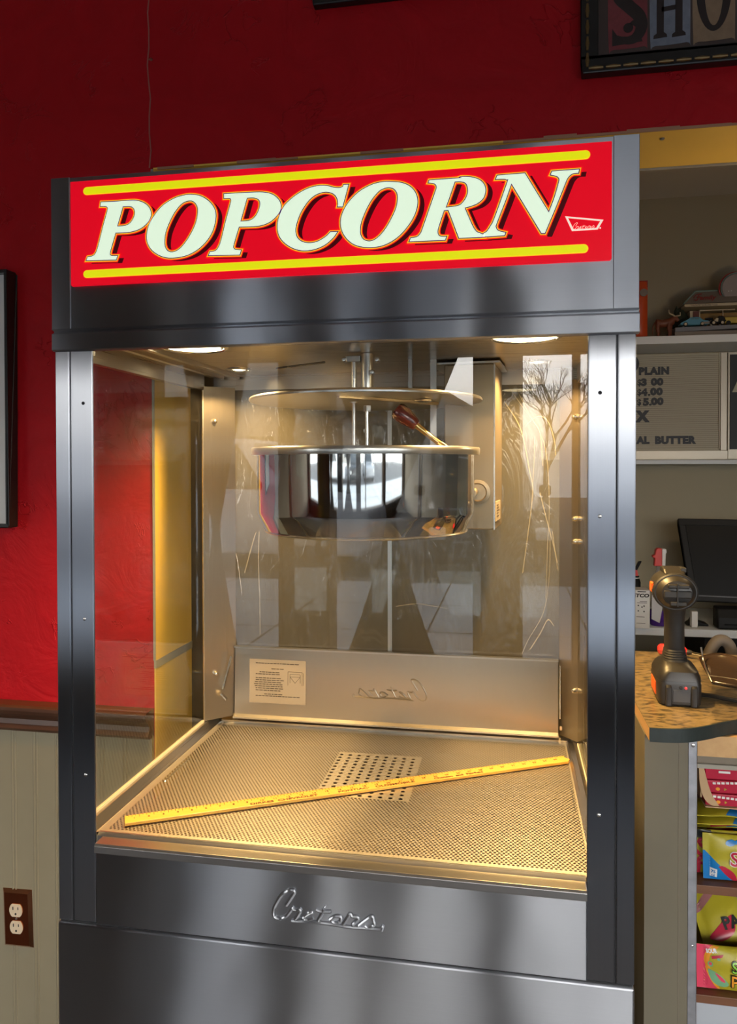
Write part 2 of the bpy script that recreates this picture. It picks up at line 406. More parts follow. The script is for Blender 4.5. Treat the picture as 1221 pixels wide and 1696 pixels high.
def smooth_loop(pts, sub=6):
    """closed outline through the points; corners (third value 1) stay sharp"""
    n = len(pts); out = []
    for i in range(n):
        p0, p1, p2, p3 = pts[i-1], pts[i], pts[(i+1) % n], pts[(i+2) % n]
        out.append((p1[0], p1[1]))
        c1 = len(p1) > 2 and p1[2]; c2 = len(p2) > 2 and p2[2]
        if c1 and c2: continue
        m1 = (0, 0) if c1 else ((p2[0]-p0[0])/2, (p2[1]-p0[1])/2)
        m2 = (0, 0) if c2 else ((p3[0]-p1[0])/2, (p3[1]-p1[1])/2)
        if c1: m1 = tuple(1.2*(p2[k]-p1[k])-.5*m2[k]*.6 for k in (0, 1))
        if c2: m2 = tuple(1.2*(p2[k]-p1[k])-.5*m1[k]*.6 for k in (0, 1))
        for s in range(1, sub):
            t = s/sub; t2 = t*t; t3 = t2*t
            h = (2*t3-3*t2+1, t3-2*t2+t, -2*t3+3*t2, t3-t2)
            out.append(tuple(h[0]*p1[k]+h[1]*m1[k]+h[2]*p2[k]+h[3]*m2[k] for k in (0, 1)))
    return out

def catmull(pts, sub=6):
    out = []
    n = len(pts)
    for i in range(n-1):
        p0 = Vector(pts[max(i-1, 0)]); p1 = Vector(pts[i]); p2 = Vector(pts[i+1]); p3 = Vector(pts[min(i+2, n-1)])
        for s in range(sub):
            t = s/sub
            out.append(0.5*((2*p1)+(p2-p0)*t+(2*p0-5*p1+4*p2-p3)*t*t+(3*p1-p0-3*p2+p3)*t*t*t))
    out.append(Vector(pts[-1]))
    return out

class MB:
    def __init__(self): self.v = []; self.f = []; self.mi = []; self.sm = []
    def add(self, vs, fs, mi=0, smooth=False):
        b = len(self.v); self.v += [tuple(p) for p in vs]
        for f in fs: self.f.append(tuple(b+i for i in f)); self.mi.append(mi); self.sm.append(smooth)
        return self
    def box(self, x0, x1, y0, y1, z0, z1, mi=0):
        vs = [(x, y, z) for z in (z0, z1) for y in (y0, y1) for x in (x0, x1)]
        return self.add(vs, [(0, 2, 3, 1), (4, 5, 7, 6), (0, 1, 5, 4), (2, 6, 7, 3), (0, 4, 6, 2), (1, 3, 7, 5)], mi)
    def prism(self, poly, fn, d0, d1, mi=0, smooth=False):
        n = len(poly)
        vs = [fn(a, b, d0) for a, b in poly]+[fn(a, b, d1) for a, b in poly]
        fs = [tuple(range(n)), tuple(range(2*n-1, n-1, -1))]+[(i, (i+1) % n, n+(i+1) % n, n+i) for i in range(n)]
        return self.add(vs, fs, mi, smooth)
    def lathe(self, prof, c=(0, 0, 0), n=40, axis='z', mi=0, rot=None, smooth=True, sx=1.0, sy=1.0):
        vs = []; fs = []
        for r, h in prof:
            for k in range(n):
                a = 2*math.pi*k/n; p = Vector((r*math.cos(a)*sx, r*math.sin(a)*sy, h))
                if axis == 'y': p = Vector((p.x, p.z, p.y))
                if axis == 'x': p = Vector((p.z, p.x, p.y))
                if rot: p = rot @ p
                vs.append((p.x+c[0], p.y+c[1], p.z+c[2]))
        for i in range(len(prof)-1):
            for k in range(n):
                fs.append((i*n+k, i*n+(k+1) % n, (i+1)*n+(k+1) % n, (i+1)*n+k))
        if prof[0][0] > 1e-6: fs.append(tuple(range(n-1, -1, -1)))
        if prof[-1][0] > 1e-6: fs.append(tuple((len(prof)-1)*n+k for k in range(n)))
        return self.add(vs, fs, mi, smooth)
    def tube(self, pts, r, n=10, mi=0, closed_ends=True, flat=None):
        pts = [Vector(p) for p in pts]; m = len(pts)
        rs = r if isinstance(r, (list, tuple)) else [r]*m
        vs = []; fs = []
        t0 = (pts[1]-pts[0]).normalized()
        up = Vector((0, 0, 1)) if abs(t0.z) < .9 else Vector((1, 0, 0))
        u = t0.cross(up).normalized()
        for i in range(m):
            t = (pts[min(i+1, m-1)]-pts[max(i-1, 0)])
            t = t.normalized() if t.length > 1e-9 else t0
            u = (u-t*u.dot(t)); u = u.normalized() if u.length > 1e-6 else t.orthogonal().normalized()
            w = t.cross(u)
            for k in range(n):
                a = 2*math.pi*k/n
                vs.append(pts[i]+u*(rs[i]*math.cos(a))+w*(rs[i]*math.sin(a)*(flat or 1)))
        for i in range(m-1):
            for k in range(n): fs.append((i*n+k, i*n+(k+1) % n, (i+1)*n+(k+1) % n, (i+1)*n+k))
        if closed_ends: fs += [tuple(range(n-1, -1, -1)), tuple((m-1)*n+k for k in range(n))]
        return self.add(vs, fs, mi, True)
    def cyl(self, p0, p1, r0, r1=None, n=20, mi=0):
        return self.tube([p0, p1], [r0, r0 if r1 is None else r1], n, mi)
    def shape(self, loops, fn, d0=0.0, d1=.001, offset=0.0, mi=0):
        cu = bpy.data.curves.new('tmp', 'CURVE'); cu.dimensions = '2D'; cu.fill_mode = 'BOTH'
        cu.extrude = abs(d1-d0)/2; cu.offset = offset
        for lp in loops:
            s = cu.splines.new('POLY'); s.points.add(len(lp)-1); s.use_cyclic_u = True
            for p, q in zip(s.points, lp): p.co = (q[0], q[1], 0, 1)
        vs, fs = curve_mesh(cu); bpy.data.curves.remove(cu)
        mid = (d0+d1)/2
        return self.add([fn(x, y, z+mid) for x, y, z in vs], fs, mi)
    def outline(self, loops, fn, w, d, mi=0):
        """flat mitred band of half width w along each closed outline"""
        for lp in loops:
            pts = []
            for p in lp:
                if not pts or math.hypot(p[0]-pts[-1][0], p[1]-pts[-1][1]) > 2e-4: pts.append(p)
            if math.hypot(pts[0][0]-pts[-1][0], pts[0][1]-pts[-1][1]) < 2e-4: pts.pop()
            n = len(pts); vs = []
            for i in range(n):
                a, b, c = Vector(pts[i-1]), Vector(pts[i]), Vector(pts[(i+1) % n])
                t1, t2 = (b-a).normalized(), (c-b).normalized()
                n1, n2 = Vector((-t1.y, t1.x)), Vector((-t2.y, t2.x))
                m = n1+n2
                m = m.normalized() if m.length > 1e-4 else n1
                k = w/max(.45, m.dot(n1))
                vs += [fn(b.x+m.x*k, b.y+m.y*k, d), fn(b.x-m.x*k, b.y-m.y*k, d)]
            self.add(vs, [(2*i, 2*i+1, 2*((i+1) % n)+1, 2*((i+1) % n)) for i in range(n)], mi)
        return self
    def text(self, s, size, fn, d0=0.0, d1=.0006, bold=0.0, align='LEFT', mi=0, shear=0.0, space=1.0, squash=1.0):
        cu = bpy.data.curves.new('tmp', 'FONT'); cu.body = s; cu.size = size; cu.align_x = align
        cu.offset = bold; cu.extrude = abs(d1-d0)/2; cu.shear = shear; cu.space_character = space; cu.resolution_u = 3
        vs, fs = curve_mesh(cu); bpy.data.curves.remove(cu)
        mid = (d0+d1)/2
        return self.add([fn(x*squash, y, z+mid) for x, y, z in vs], fs, mi)
    def xform(self, m):
        self.v = [tuple(m @ Vector(p)) for p in self.v]; return self
    def build(self, name, mats, parent=None, bevel=0.0, recalc=True, segs=2, angle=35):
        if not isinstance(mats, (list, tuple)): mats = [mats]
        off = parent['_origin'] if parent is not None else (0, 0, 0)
        me = bpy.data.meshes.new(name)
        me.from_pydata([(x-off[0], y-off[1], z-off[2]) for x, y, z in self.v], [], self.f)
        for m in mats: me.materials.append(m)
        for p, mi, s in zip(me.polygons, self.mi, self.sm): p.material_index = mi; p.use_smooth = s
        if recalc:
            bm = bmesh.new(); bm.from_mesh(me); bmesh.ops.remove_doubles(bm, verts=bm.verts, dist=1e-6); bmesh.ops.recalc_face_normals(bm, faces=bm.faces); bm.to_mesh(me); bm.free()
        if any(self.sm): me.set_sharp_from_angle(angle=math.radians(angle))
        o = bpy.data.objects.new(name, me); COL.objects.link(o)
        if parent is not None:
            o.parent = parent
            ORIGIN[o.name] = off
            o['_origin'] = off
        else:
            o['_origin'] = (0, 0, 0)
        if bevel:
            md = o.modifiers.new('bevel', 'BEVEL'); md.width = bevel; md.segments = segs; md.limit_method = 'ANGLE'; md.angle_limit = math.radians(40)
        return o

ORIGIN = {}
def thing(name, label, cat, loc=(0, 0, 0), group=None):
    o = bpy.data.objects.new(name, None); COL.objects.link(o); o.location = loc
    o.empty_display_size = .05
    o['label'] = label; o['category'] = cat; o['_origin'] = tuple(loc)
    if group: o['group'] = group
    return o
def tag(o, label, cat, group=None):
    o['label'] = label; o['category'] = cat
    if group: o['group'] = group
    return o
def struct(o): o['kind'] = 'structure'; return o
def sub(parent_obj, o): return o

# ------------------------------------------------------------------ the setting
def build_setting():
    struct(MB().box(-3.5, 4.5, -3.4, .82, -.1, 0).build('floor', M['floor']))
    struct(MB().box(-3.5, 4.5, -3.4, .82, 3.3, 3.4).build('ceiling', M['ceiling']))
    b = MB()
    b.box(-3.5, -.1165, .6, .82, 0, 3.3)
    b.box(-.1165, 4.5, .6, .82, 2.3095, 3.3)
    struct(b.build('wall_back', M['red_wall']))
    # wainscot boards with double beads
    b = MB(); b.box(-3.5, -.118, .588, .5995, 0, .90)
    g = MB()
    x = -.5047
    xs = []
    while x < -.13: xs.append(x); x += .0625
    x = -.5047-.0625
    while x > -3.4: xs.append(x); x -= .0625
    for x in xs[::1]:
        for dx in (-.0045, .0045): g.tube([(x+dx, .5885, 0), (x+dx, .5885, .885)], .0028, 6)
    w = struct(b.build('trim_1', M['wainscot'])); struct(g.build('bead', M['wainscot'], w))
    prof = [(.5995, .884), (.572, .884), (.566, .892), (.572, .902), (.575, .914), (.566, .924), (.556, .932), (.552, .942), (.552, .950), (.560, .954), (.5995, .954)]
    struct(MB().prism(prof, lambda a, c, d: (d, a, c), -3.5, -.118).build('trim_2', M['rail_wood']))
    # jamb and soffit of the opening, with a grey edge strip at the old counter height
    struct(MB().box(-.1165, -.1125, .600, .8205, 1.075, 2.3055).box(-.1165, -.1125, .600, .8205, 0, 1.055).build('trim_3', M['mustard']))
    struct(MB().box(-.1165, -.1105, .598, .8205, 1.055, 1.075).build('trim_4', M['grey_strip']))
    s = struct(MB().box(-.1125, 4.5, .600, .8205, 2.3055, 2.3095).build('trim_5', M['mustard']))
    MB().lathe([(0, -.004), (.004, -.003), (.006, 0)], (1.103, .645, 2.3055), 12).build('screw', M['satin'], s)
    struct(MB().box(-.1125, 4.5, .8205, .8245, 2.300, 2.318).build('trim_6', M['grey_strip']))
    struct(MB().box(-.1175, -.112, .5965, .6005, 1.075, 2.305).build('trim_7', M['grey_strip']))
    # rough torn edge of plaster above the opening
    b = MB(); random.seed(4)
    x = -.1
    while x < 2.2:
        l = random.uniform(.03, .12)
        if random.random() < .6: b.box(x, x+l, .5975, .6005, 2.3035, 2.3035+random.uniform(.004, .009))
        x += l
    struct(b.build('trim_8', plain('torn_plaster', (.42, .22, .13), .8)))
    # caulked seam running up the wall
    b = MB(); pts = []
    for i in range(24):
        t = i/23; pts.append((-.122+.003*math.sin(i*1.9)+.002*math.sin(i*.7), .5995, 2.31+t*.98))
    b.tube(pts, .0018, 5); b.lathe([(0, -.004), (.006, 0), (0, .006)], (-.116, .5985, 2.577), 8)
    struct(b.build('trim_9', plain('seam_caulk', (.40, .13, .10), .7)))
    struct(MB().box(-3.6, -3.5, -3.4, .82, 0, 3.3).build('wall_left', M['shopwall']))
    struct(MB().box(4.5, 4.6, -3.4, .82, 0, 3.3).build('wall_right', M['shopwall']))
    # street front: piers, sill and head around three windows; outer two openings added for light
    b = MB()
    y0, y1 = -3.4, -3.2
    zs, zh = .42, 2.21
    b.box(-3.5, 4.5, y0, y1, 0, zs); b.box(-3.5, 4.5, y0, y1, zh, 3.3)
    for a, c in ((-3.5, -3.3), (-2.25, -1.42), (-.60, -.285), (.56, .84), (2.3, 2.5), (4.35, 4.5)): b.box(a, c, y0, y1, zs, zh)
    for a, c in ((-1.135, -1.10), (1.12, 1.16)): b.box(a, c, y0+.05, y1-.05, zs, zh)
    struct(b.build('wall_front', M['curtain']))
    lp = [(-1.42, .42), (-1.12, .42), (-1.12, 1.93), (-1.155, 1.985), (-1.42, 1.985)]
    tag(MB().prism(lp, lambda a, c, d: (a, -3.19+d, c), 0, .012).build('display_board', M['curtain'], None), 'brown display board standing in the left shop window', 'board')
    # the kitchen behind the opening
    struct(MB().box(-1.7, 4.5, .8245, 2.5, -.1, 0).build('floor_kitchen', M['floor']))
    struct(MB().box(-1.7, 4.5, .8245, 2.5, 2.75, 2.85).build('ceiling_kitchen', M['ceiling']))
    struct(MB().box(-1.7, 4.5, 2.4, 2.5, 0, 2.75).build('wall_kitchen', M['beige']))
    struct(MB().box(-1.8, -1.7, .8245, 2.5, 0, 2.75).build('wall_kitchen_left', M['beige']))
    struct(MB().box(4.5, 4.6, .8245, 2.5, 0, 2.75).build('wall_kitchen_right', M['beige']))
build_setting()

def build_curtains():
    for xc, half, zw, lab in ((-.962, .21, 1.20, 'brown curtain tied at its waist in the left shop window'), (.10, .385, 1.30, 'wide brown curtain tied at its waist in the middle shop window')):
        t = thing('tied_curtain', lab, 'curtain', (xc, -3.12, .42), 'tied curtains in the shop windows')
        b = MB(); nz, nx = 40, 36; vs = []; fs = []
        z0, z1 = .42, 2.20
        for i in range(nz+1):
            z = z0+(z1-z0)*i/nz
            k = abs(z-zw)/(z1-zw if z > zw else zw-z0)
            w = .022+(half*(1.02 if z > zw else .72)-.022)*k**(1.0 if z > zw else 1.35)
            for j in range(nx+1):
                u = -1+2*j/nx
                vs.append((xc+u*w, -3.12+.018*math.sin(u*26)*(.35+.65*k), z))
        for i in range(nz):
            for j in range(nx): fs.append((i*(nx+1)+j, i*(nx+1)+j+1, (i+1)*(nx+1)+j+1, (i+1)*(nx+1)+j))
        b.add(vs, fs, 0, True)
        c = b.build('drape', M['curtain'], t, recalc=False)
        md = c.modifiers.new('thick', 'SOLIDIFY'); md.thickness = .004
        MB().tube([(xc+.026*math.cos(a), -3.12+.026*math.sin(a), zw) for a in [i*math.pi/8 for i in range(17)]], .008, 8).build('tie_band', M['curtain'], t)
        MB().cyl((xc-half*1.45, -3.12, 2.205), (xc+half*1.45, -3.12, 2.205), .008).build('rod', M['satin'], t)
build_curtains()

def build_outside():
    struct(MB().box(-14, 14, -9.0, -3.4, -.2, -.02).build('floor_sidewalk', M['concrete']))
    j = MB()
    for i in range(-9, 10): j.box(i*1.5-.01, i*1.5+.01, -9.0, -3.4, -.021, -.018)
    for y in (-4.6, -6.0, -7.4): j.box(-14, 14, y-.01, y+.01, -.021, -.018)
    struct(j.build('trim_10', M['dark']))
    struct(MB().box(-30, 30, -40, -9.0, -.35, -.15).build('floor_street', M['asphalt']))
    def car(name, label, paint, loc, rot, length, height, bonnet, grille=False):
        t = thing(name, label, 'car', loc)
        m = Matrix.Translation(loc) @ Matrix.Rotation(rot, 4, 'Z')
        L2 = length/2; W2 = .92
        belt = height*.58
        body = [(-L2, .38), (-L2+.02, belt*.95), (-L2+.1, belt), (L2-bonnet, belt+.02), (L2-.12, belt-.10), (L2, belt-.22), (L2+.03, .40), (L2-.1, .30), (-L2+.1, .30)]
        MB().prism(body, lambda a, c, d: (a, d, c), -W2, W2).xform(m).build('body', paint, t, bevel=.06, segs=3)
        cab0, cab1 = -L2+.12, L2-bonnet-.05
        vs = [(cab0, -.84, belt), (cab1, -.84, belt), (cab1, .84, belt), (cab0, .84, belt), (cab0+.25, -.68, height), (cab1-.75, -.68, height), (cab1-.75, .68, height), (cab0+.25, .68, height)]
        fs = [(0, 1, 5, 4), (1, 2, 6, 5), (2, 3, 7, 6), (3, 0, 4, 7), (4, 5, 6, 7), (0, 3, 2, 1)]
        MB().add(vs, fs).xform(m).build('cabin', paint, t, bevel=.05, segs=3)
        def lerp(p, q, k): return tuple(p[i]+(q[i]-p[i])*k for i in range(3))
        def quad(a, b_, c, d, u0, u1, v0, v1, nrm):
            def P(u, v): return lerp(lerp(a, b_, u), lerp(d, c, u), v)
            q = [P(u0, v0), P(u1, v0), P(u1, v1), P(u0, v1)]
            o = [tuple(p[i]+nrm[i]*.012 for i in range(3)) for p in q]
            i_ = [tuple(p[i]-nrm[i]*.02 for i in range(3)) for p in q]
            return MB().add(o+i_, [(0, 1, 2, 3), (7, 6, 5, 4), (0, 4, 5, 1), (1, 5, 6, 2), (2, 6, 7, 3), (3, 7, 4, 0)])
        quad(vs[1], vs[2], vs[6], vs[5], .06, .94, .08, .92, (.8, 0, .6)).xform(m).build('windscreen', M['car_glass'], t)
        for u0, u1 in ((.06, .46), (.52, .90)):
            quad(vs[0], vs[1], vs[5], vs[4], u0, u1, .1, .9, (0, -1, .2)).xform(m).build('side_window', M['car_glass'], t)
            quad(vs[3], vs[2], vs[6], vs[7], u0, u1, .1, .9, (0, 1, .2)).xform(m).build('side_window', M['car_glass'], t)
        for sx in (-L2+.85, L2-.85):
            for sy in (-1, 1):
                w = MB().lathe([(.0, -.1), (.30, -.1), (.34, -.06), (.34, .08), (.30, .11), (.22, .10), (.20, .07), (0, .06)], (sx, sy*.83, .34), 28, axis='y').xform(m).build('wheel', M['tyre'], t)
        if grille:
            for z in (.62, .70, .78, .86): MB().box(L2+.0, L2+.06, -.55, .55, z, z+.035).xform(m).build('grille_bar', M['chrome'], t)
        for sy in (-1, 1):
            MB().box(L2-.06, L2+.045, sy*.74-.12, sy*.74+.12, .66, .84).xform(m).build('head_lamp', M['white'], t, bevel=.03)
            MB().box(cab1-.35, cab1-.2, sy*1.02-.09, sy*1.02+.09, belt+.03, belt+.2).xform(m).build('wing_mirror', paint, t, bevel=.03)
        return t
    car('parked_car', 'white car parked across the street side of the left window', M['car_white'], (-3.75, -11.3, -.15), 0.06, 4.9, 2.15, 1.25)
    car('parked_car', 'black truck parked nose towards the shop with chrome grille bars', M['car_black'], (.25, -12.2, -.15), math.pi/2-.10, 5.2, 2.05, 1.5, True)
    car('parked_car', 'silver car parked beyond the right window', M['car_silver'], (3.3, -12.6, -.15), math.pi/2+.05, 4.8, 2.05, 1.3)
    def house(label, x0, x1, y1, dep, eave, peak):
        h = thing('house', label, 'house', ((x0+x1)/2, y1-dep/2, -.15))
        ym = y1-dep/2
        MB().box(x0, x1, y1-dep, y1, -.15, eave).prism([(x0, eave), (x1, eave), ((x0+x1)/2, peak)], lambda a, c, d: (a, d, c), y1-dep, y1).build('wall', M['siding'], h)
        xm = (x0+x1)/2; k = (peak-eave)/(xm-x0)
        MB().prism([(x0-.4, eave-.4*k), (xm, peak), (x1+.4, eave-.4*k), (x1+.4, eave-.4*k+.25), (xm, peak+.25), (x0-.4, eave-.4*k+.25)], lambda a, c, d: (a, d, c), y1-dep-.4, y1+.4).build('roof', M['roof'], h)
        n = max(2, int((x1-x0)/3))
        for q in range(n):
            x = x0+(x1-x0)*(q+.5)/n
            MB().box(x-.5, x+.5, y1-.02, y1+.06, 1.2, 2.6).build('window', M['car_glass'], h)
    house('tall white sided house across the street on the left', -17, -6.2, -25, 8, 5.6, 8.0)
    house('low white sided house with a gable across the street', -5.2, -.2, -26, 6, 3.2, 4.7)
    random.seed(11)
    for i, (x, y, lab) in enumerate(((1.8, -21, 'bare tree across the street nearest the low house'), (4.4, -27, 'bare tree across the street second from the low house'), (7.4, -21, 'bare tree across the street third from the low house'), (10.4, -27, 'bare tree across the street fourth from the low house'), (13.5, -21, 'bare tree farthest along the street'))):
        b = MB()
        def grow(p, d, l, r, lv):
            q = p+d*l
            b.tube([p, (p+q)/2+Vector((random.uniform(-.04, .04)*l, random.uniform(-.04, .04)*l, 0)), q], [r, r*.85, r*.68], 6)
            if lv == 0: return
            for _ in range(3 if lv > 1 else 4):
                nd = (d+Vector((random.uniform(-.75, .75), random.uniform(-.75, .75), random.uniform(-.15, .45)))).normalized()
                grow(q-d*l*random.uniform(0, .25), nd, l*random.uniform(.62, .8), r*.58, lv-1)
        grow(Vector((x, y, -.2)), Vector((0, 0, 1)), 1.9, .10, 5)
        tag(b.build('bare_tree', M['bark']), lab, 'tree', 'bare trees across the street')
build_outside()

# ------------------------------------------------------------------ popcorn machine
W = .9476
# outlines of the sign letters and strokes of the script logo, in metres
LETTERS = {"P1":[[[0.0942,2.0043,1],[0.1192,2.0037,0],[0.1413,2.0038,0],[0.1568,2.003,0],[0.1699,1.9985,0],[0.179,1.9908,0],[0.1829,1.9804,0],[0.1796,1.9695,0],[0.1697,1.9603,0],[0.1587,1.9551,0],[0.1454,1.9526,0],[0.1322,1.9523,0],[0.1195,1.9526,1],[0.1143,1.9365,0],[0.1093,1.9204,0],[0.1097,1.9163,0],[0.113,1.9143,0],[0.1226,1.9138,1],[0.1201,1.908,1],[0.067,1.9096,1],[0.0693,1.9147,1],[0.0783,1.9159,0],[0.084,1.9207,0],[0.0885,1.9318,0],[0.0977,1.9641,0],[0.1057,1.9903,0],[0.1058,1.9948,0],[0.1024,1.9974,0],[0.093,1.9982,1]],[[0.1329,1.9951,1],[0.1457,1.9947,0],[0.1523,1.9911,0],[0.1551,1.9832,0],[0.1515,1.9732,0],[0.1444,1.9655,0],[0.1355,1.9627,0],[0.1225,1.9627,1]]],"O1":[[[0.2554,2.0061,0],[0.2714,2.002,0],[0.2862,1.9911,0],[0.2942,1.9776,0],[0.2945,1.9627,0],[0.2892,1.945,0],[0.2785,1.9296,0],[0.2624,1.9165,0],[0.2431,1.9085,0],[0.2194,1.9062,0],[0.2021,1.9095,0],[0.1869,1.9184,0],[0.1782,1.93,0],[0.1755,1.9434,0],[0.1795,1.9614,0],[0.1894,1.977,0],[0.2047,1.9922,0],[0.2243,2.0021,0],[0.2415,2.006,0]],[[0.2511,1.9973,0],[0.2596,1.9938,0],[0.2645,1.9855,0],[0.2649,1.9754,0],[0.2616,1.9606,0],[0.254,1.945,0],[0.2432,1.9296,0],[0.2324,1.9191,0],[0.2216,1.915,0],[0.213,1.9167,0],[0.2076,1.9234,0],[0.2062,1.9336,0],[0.2088,1.9496,0],[0.2165,1.9673,0],[0.2263,1.9828,0],[0.2382,1.9941,0]]],"P2":[[[0.3099,2.0037,1],[0.3348,2.0034,0],[0.3618,2.0029,0],[0.3774,2.0016,0],[0.3907,1.9976,0],[0.4006,1.9893,0],[0.4046,1.9795,0],[0.4028,1.9701,0],[0.395,1.961,0],[0.3839,1.9536,0],[0.3694,1.9498,0],[0.3526,1.9495,0],[0.3346,1.9501,1],[0.3295,1.935,0],[0.325,1.9202,0],[0.3254,1.9159,0],[0.3288,1.9132,0],[0.3378,1.912,1],[0.3355,1.9053,1],[0.2832,1.9069,1],[0.2855,1.912,1],[0.2947,1.9132,0],[0.3004,1.9194,0],[0.305,1.931,0],[0.3131,1.9617,0],[0.3212,1.989,0],[0.3217,1.9942,0],[0.3189,1.9969,0],[0.3099,1.9973,1]],[[0.3483,1.9954,1],[0.3606,1.9948,0],[0.3684,1.9911,0],[0.3706,1.9838,0],[0.3679,1.9733,0],[0.3616,1.9635,0],[0.3526,1.9585,0],[0.3369,1.9581,1]]],"C":[[[0.5144,2.0049,1],[0.5051,1.9715,1],[0.4976,1.972,1],[0.4983,1.9767,0],[0.4961,1.9863,0],[0.4901,1.9929,0],[0.4815,1.996,0],[0.4718,1.996,0],[0.4598,1.9918,0],[0.4489,1.983,0],[0.438,1.9679,0],[0.4313,1.9525,0],[0.4285,1.939,0],[0.4313,1.9272,0],[0.44,1.9198,0],[0.452,1.9172,0],[0.4651,1.919,0],[0.4781,1.9257,0],[0.4857,1.9326,1],[0.4964,1.9324,1],[0.4889,1.923,0],[0.4759,1.9132,0],[0.4585,1.9072,0],[0.4411,1.9064,0],[0.4257,1.9106,0],[0.4114,1.9198,0],[0.4026,1.9309,0],[0.3994,1.9449,0],[0.4016,1.9606,0],[0.4105,1.9781,0],[0.4282,1.9928,0],[0.4479,2.0026,0],[0.4653,2.0061,0],[0.4804,2.0051,0],[0.4912,2.0018,0],[0.4998,2.0006,0],[0.5052,2.0019,0],[0.5073,2.0051,1]]],"O2":[[[0.5856,2.0041,0],[0.5998,2.0015,0],[0.6122,1.9949,0],[0.6201,1.9848,0],[0.6231,1.9715,0],[0.6201,1.956,0],[0.6121,1.9408,0],[0.5979,1.9241,0],[0.5819,1.9127,0],[0.564,1.9066,0],[0.5424,1.9063,0],[0.5243,1.9114,0],[0.5116,1.9218,0],[0.5043,1.9347,0],[0.5025,1.949,0],[0.5062,1.963,0],[0.5153,1.9775,0],[0.5317,1.9924,0],[0.5516,2.002,0],[0.5695,2.0052,0]],[[0.5784,1.9967,0],[0.5865,1.994,0],[0.5918,1.9867,0],[0.5927,1.977,0],[0.59,1.9631,0],[0.5819,1.9461,0],[0.5721,1.9308,0],[0.5604,1.9191,0],[0.5496,1.9148,0],[0.5397,1.9171,0],[0.5343,1.9241,0],[0.5328,1.9331,0],[0.5352,1.9471,0],[0.5425,1.9643,0],[0.5515,1.9796,0],[0.5623,1.9913,0],[0.5704,1.9956,0]]],"R":[[[0.6417,2.0029,1],[0.6665,2.0029,0],[0.6907,2.0031,0],[0.6893,2.0047,0],[0.7055,2.003,0],[0.7175,1.9983,0],[0.7245,1.9908,0],[0.7266,1.9816,0],[0.7236,1.9711,0],[0.7155,1.9639,0],[0.7065,1.9604,0],[0.695,1.9579,1],[0.7014,1.9428,0],[0.7075,1.9288,0],[0.7131,1.9204,0],[0.7196,1.9172,0],[0.7256,1.9145,1],[0.7256,1.912,1],[0.6869,1.9126,1],[0.6783,1.936,0],[0.6708,1.956,1],[0.6639,1.9559,1],[0.6586,1.9406,0],[0.6543,1.9261,0],[0.6553,1.9188,0],[0.6595,1.9158,0],[0.6673,1.9153,1],[0.6656,1.9107,1],[0.6109,1.9115,1],[0.613,1.9162,1],[0.6227,1.9175,0],[0.628,1.9224,0],[0.6315,1.93,0],[0.6421,1.9599,0],[0.6517,1.9871,0],[0.6529,1.9922,0],[0.6508,1.9967,0],[0.6464,1.9987,0],[0.6403,1.9997,1]],[[0.6804,1.9985,1],[0.6907,1.9979,0],[0.6976,1.9944,0],[0.7005,1.9856,0],[0.699,1.9753,0],[0.6925,1.9654,0],[0.6847,1.961,0],[0.6665,1.9596,1]]],"N":[[[0.7445,2.0029,1],[0.7851,2.0034,1],[0.8027,1.9729,0],[0.8203,1.9426,1],[0.8281,1.9629,0],[0.8348,1.9862,0],[0.8354,1.9921,0],[0.8319,1.9961,0],[0.8231,1.9989,1],[0.8251,2.0034,1],[0.8637,2.0036,1],[0.8627,1.9987,1],[0.8541,1.9982,0],[0.8477,1.9927,0],[0.8435,1.9837,0],[0.83,1.9499,0],[0.8145,1.9127,1],[0.8097,1.913,1],[0.7881,1.9505,0],[0.7654,1.99,1],[0.7555,1.9626,0],[0.7432,1.9312,0],[0.7424,1.9248,0],[0.746,1.9198,0],[0.7565,1.9164,1],[0.7551,1.9128,1],[0.7236,1.9122,1],[0.7236,1.9168,1],[0.7292,1.9199,0],[0.7346,1.9277,0],[0.7406,1.9394,0],[0.7594,1.992,0],[0.7584,1.9959,0],[0.7544,1.9975,0],[0.7425,1.998,1]]]}
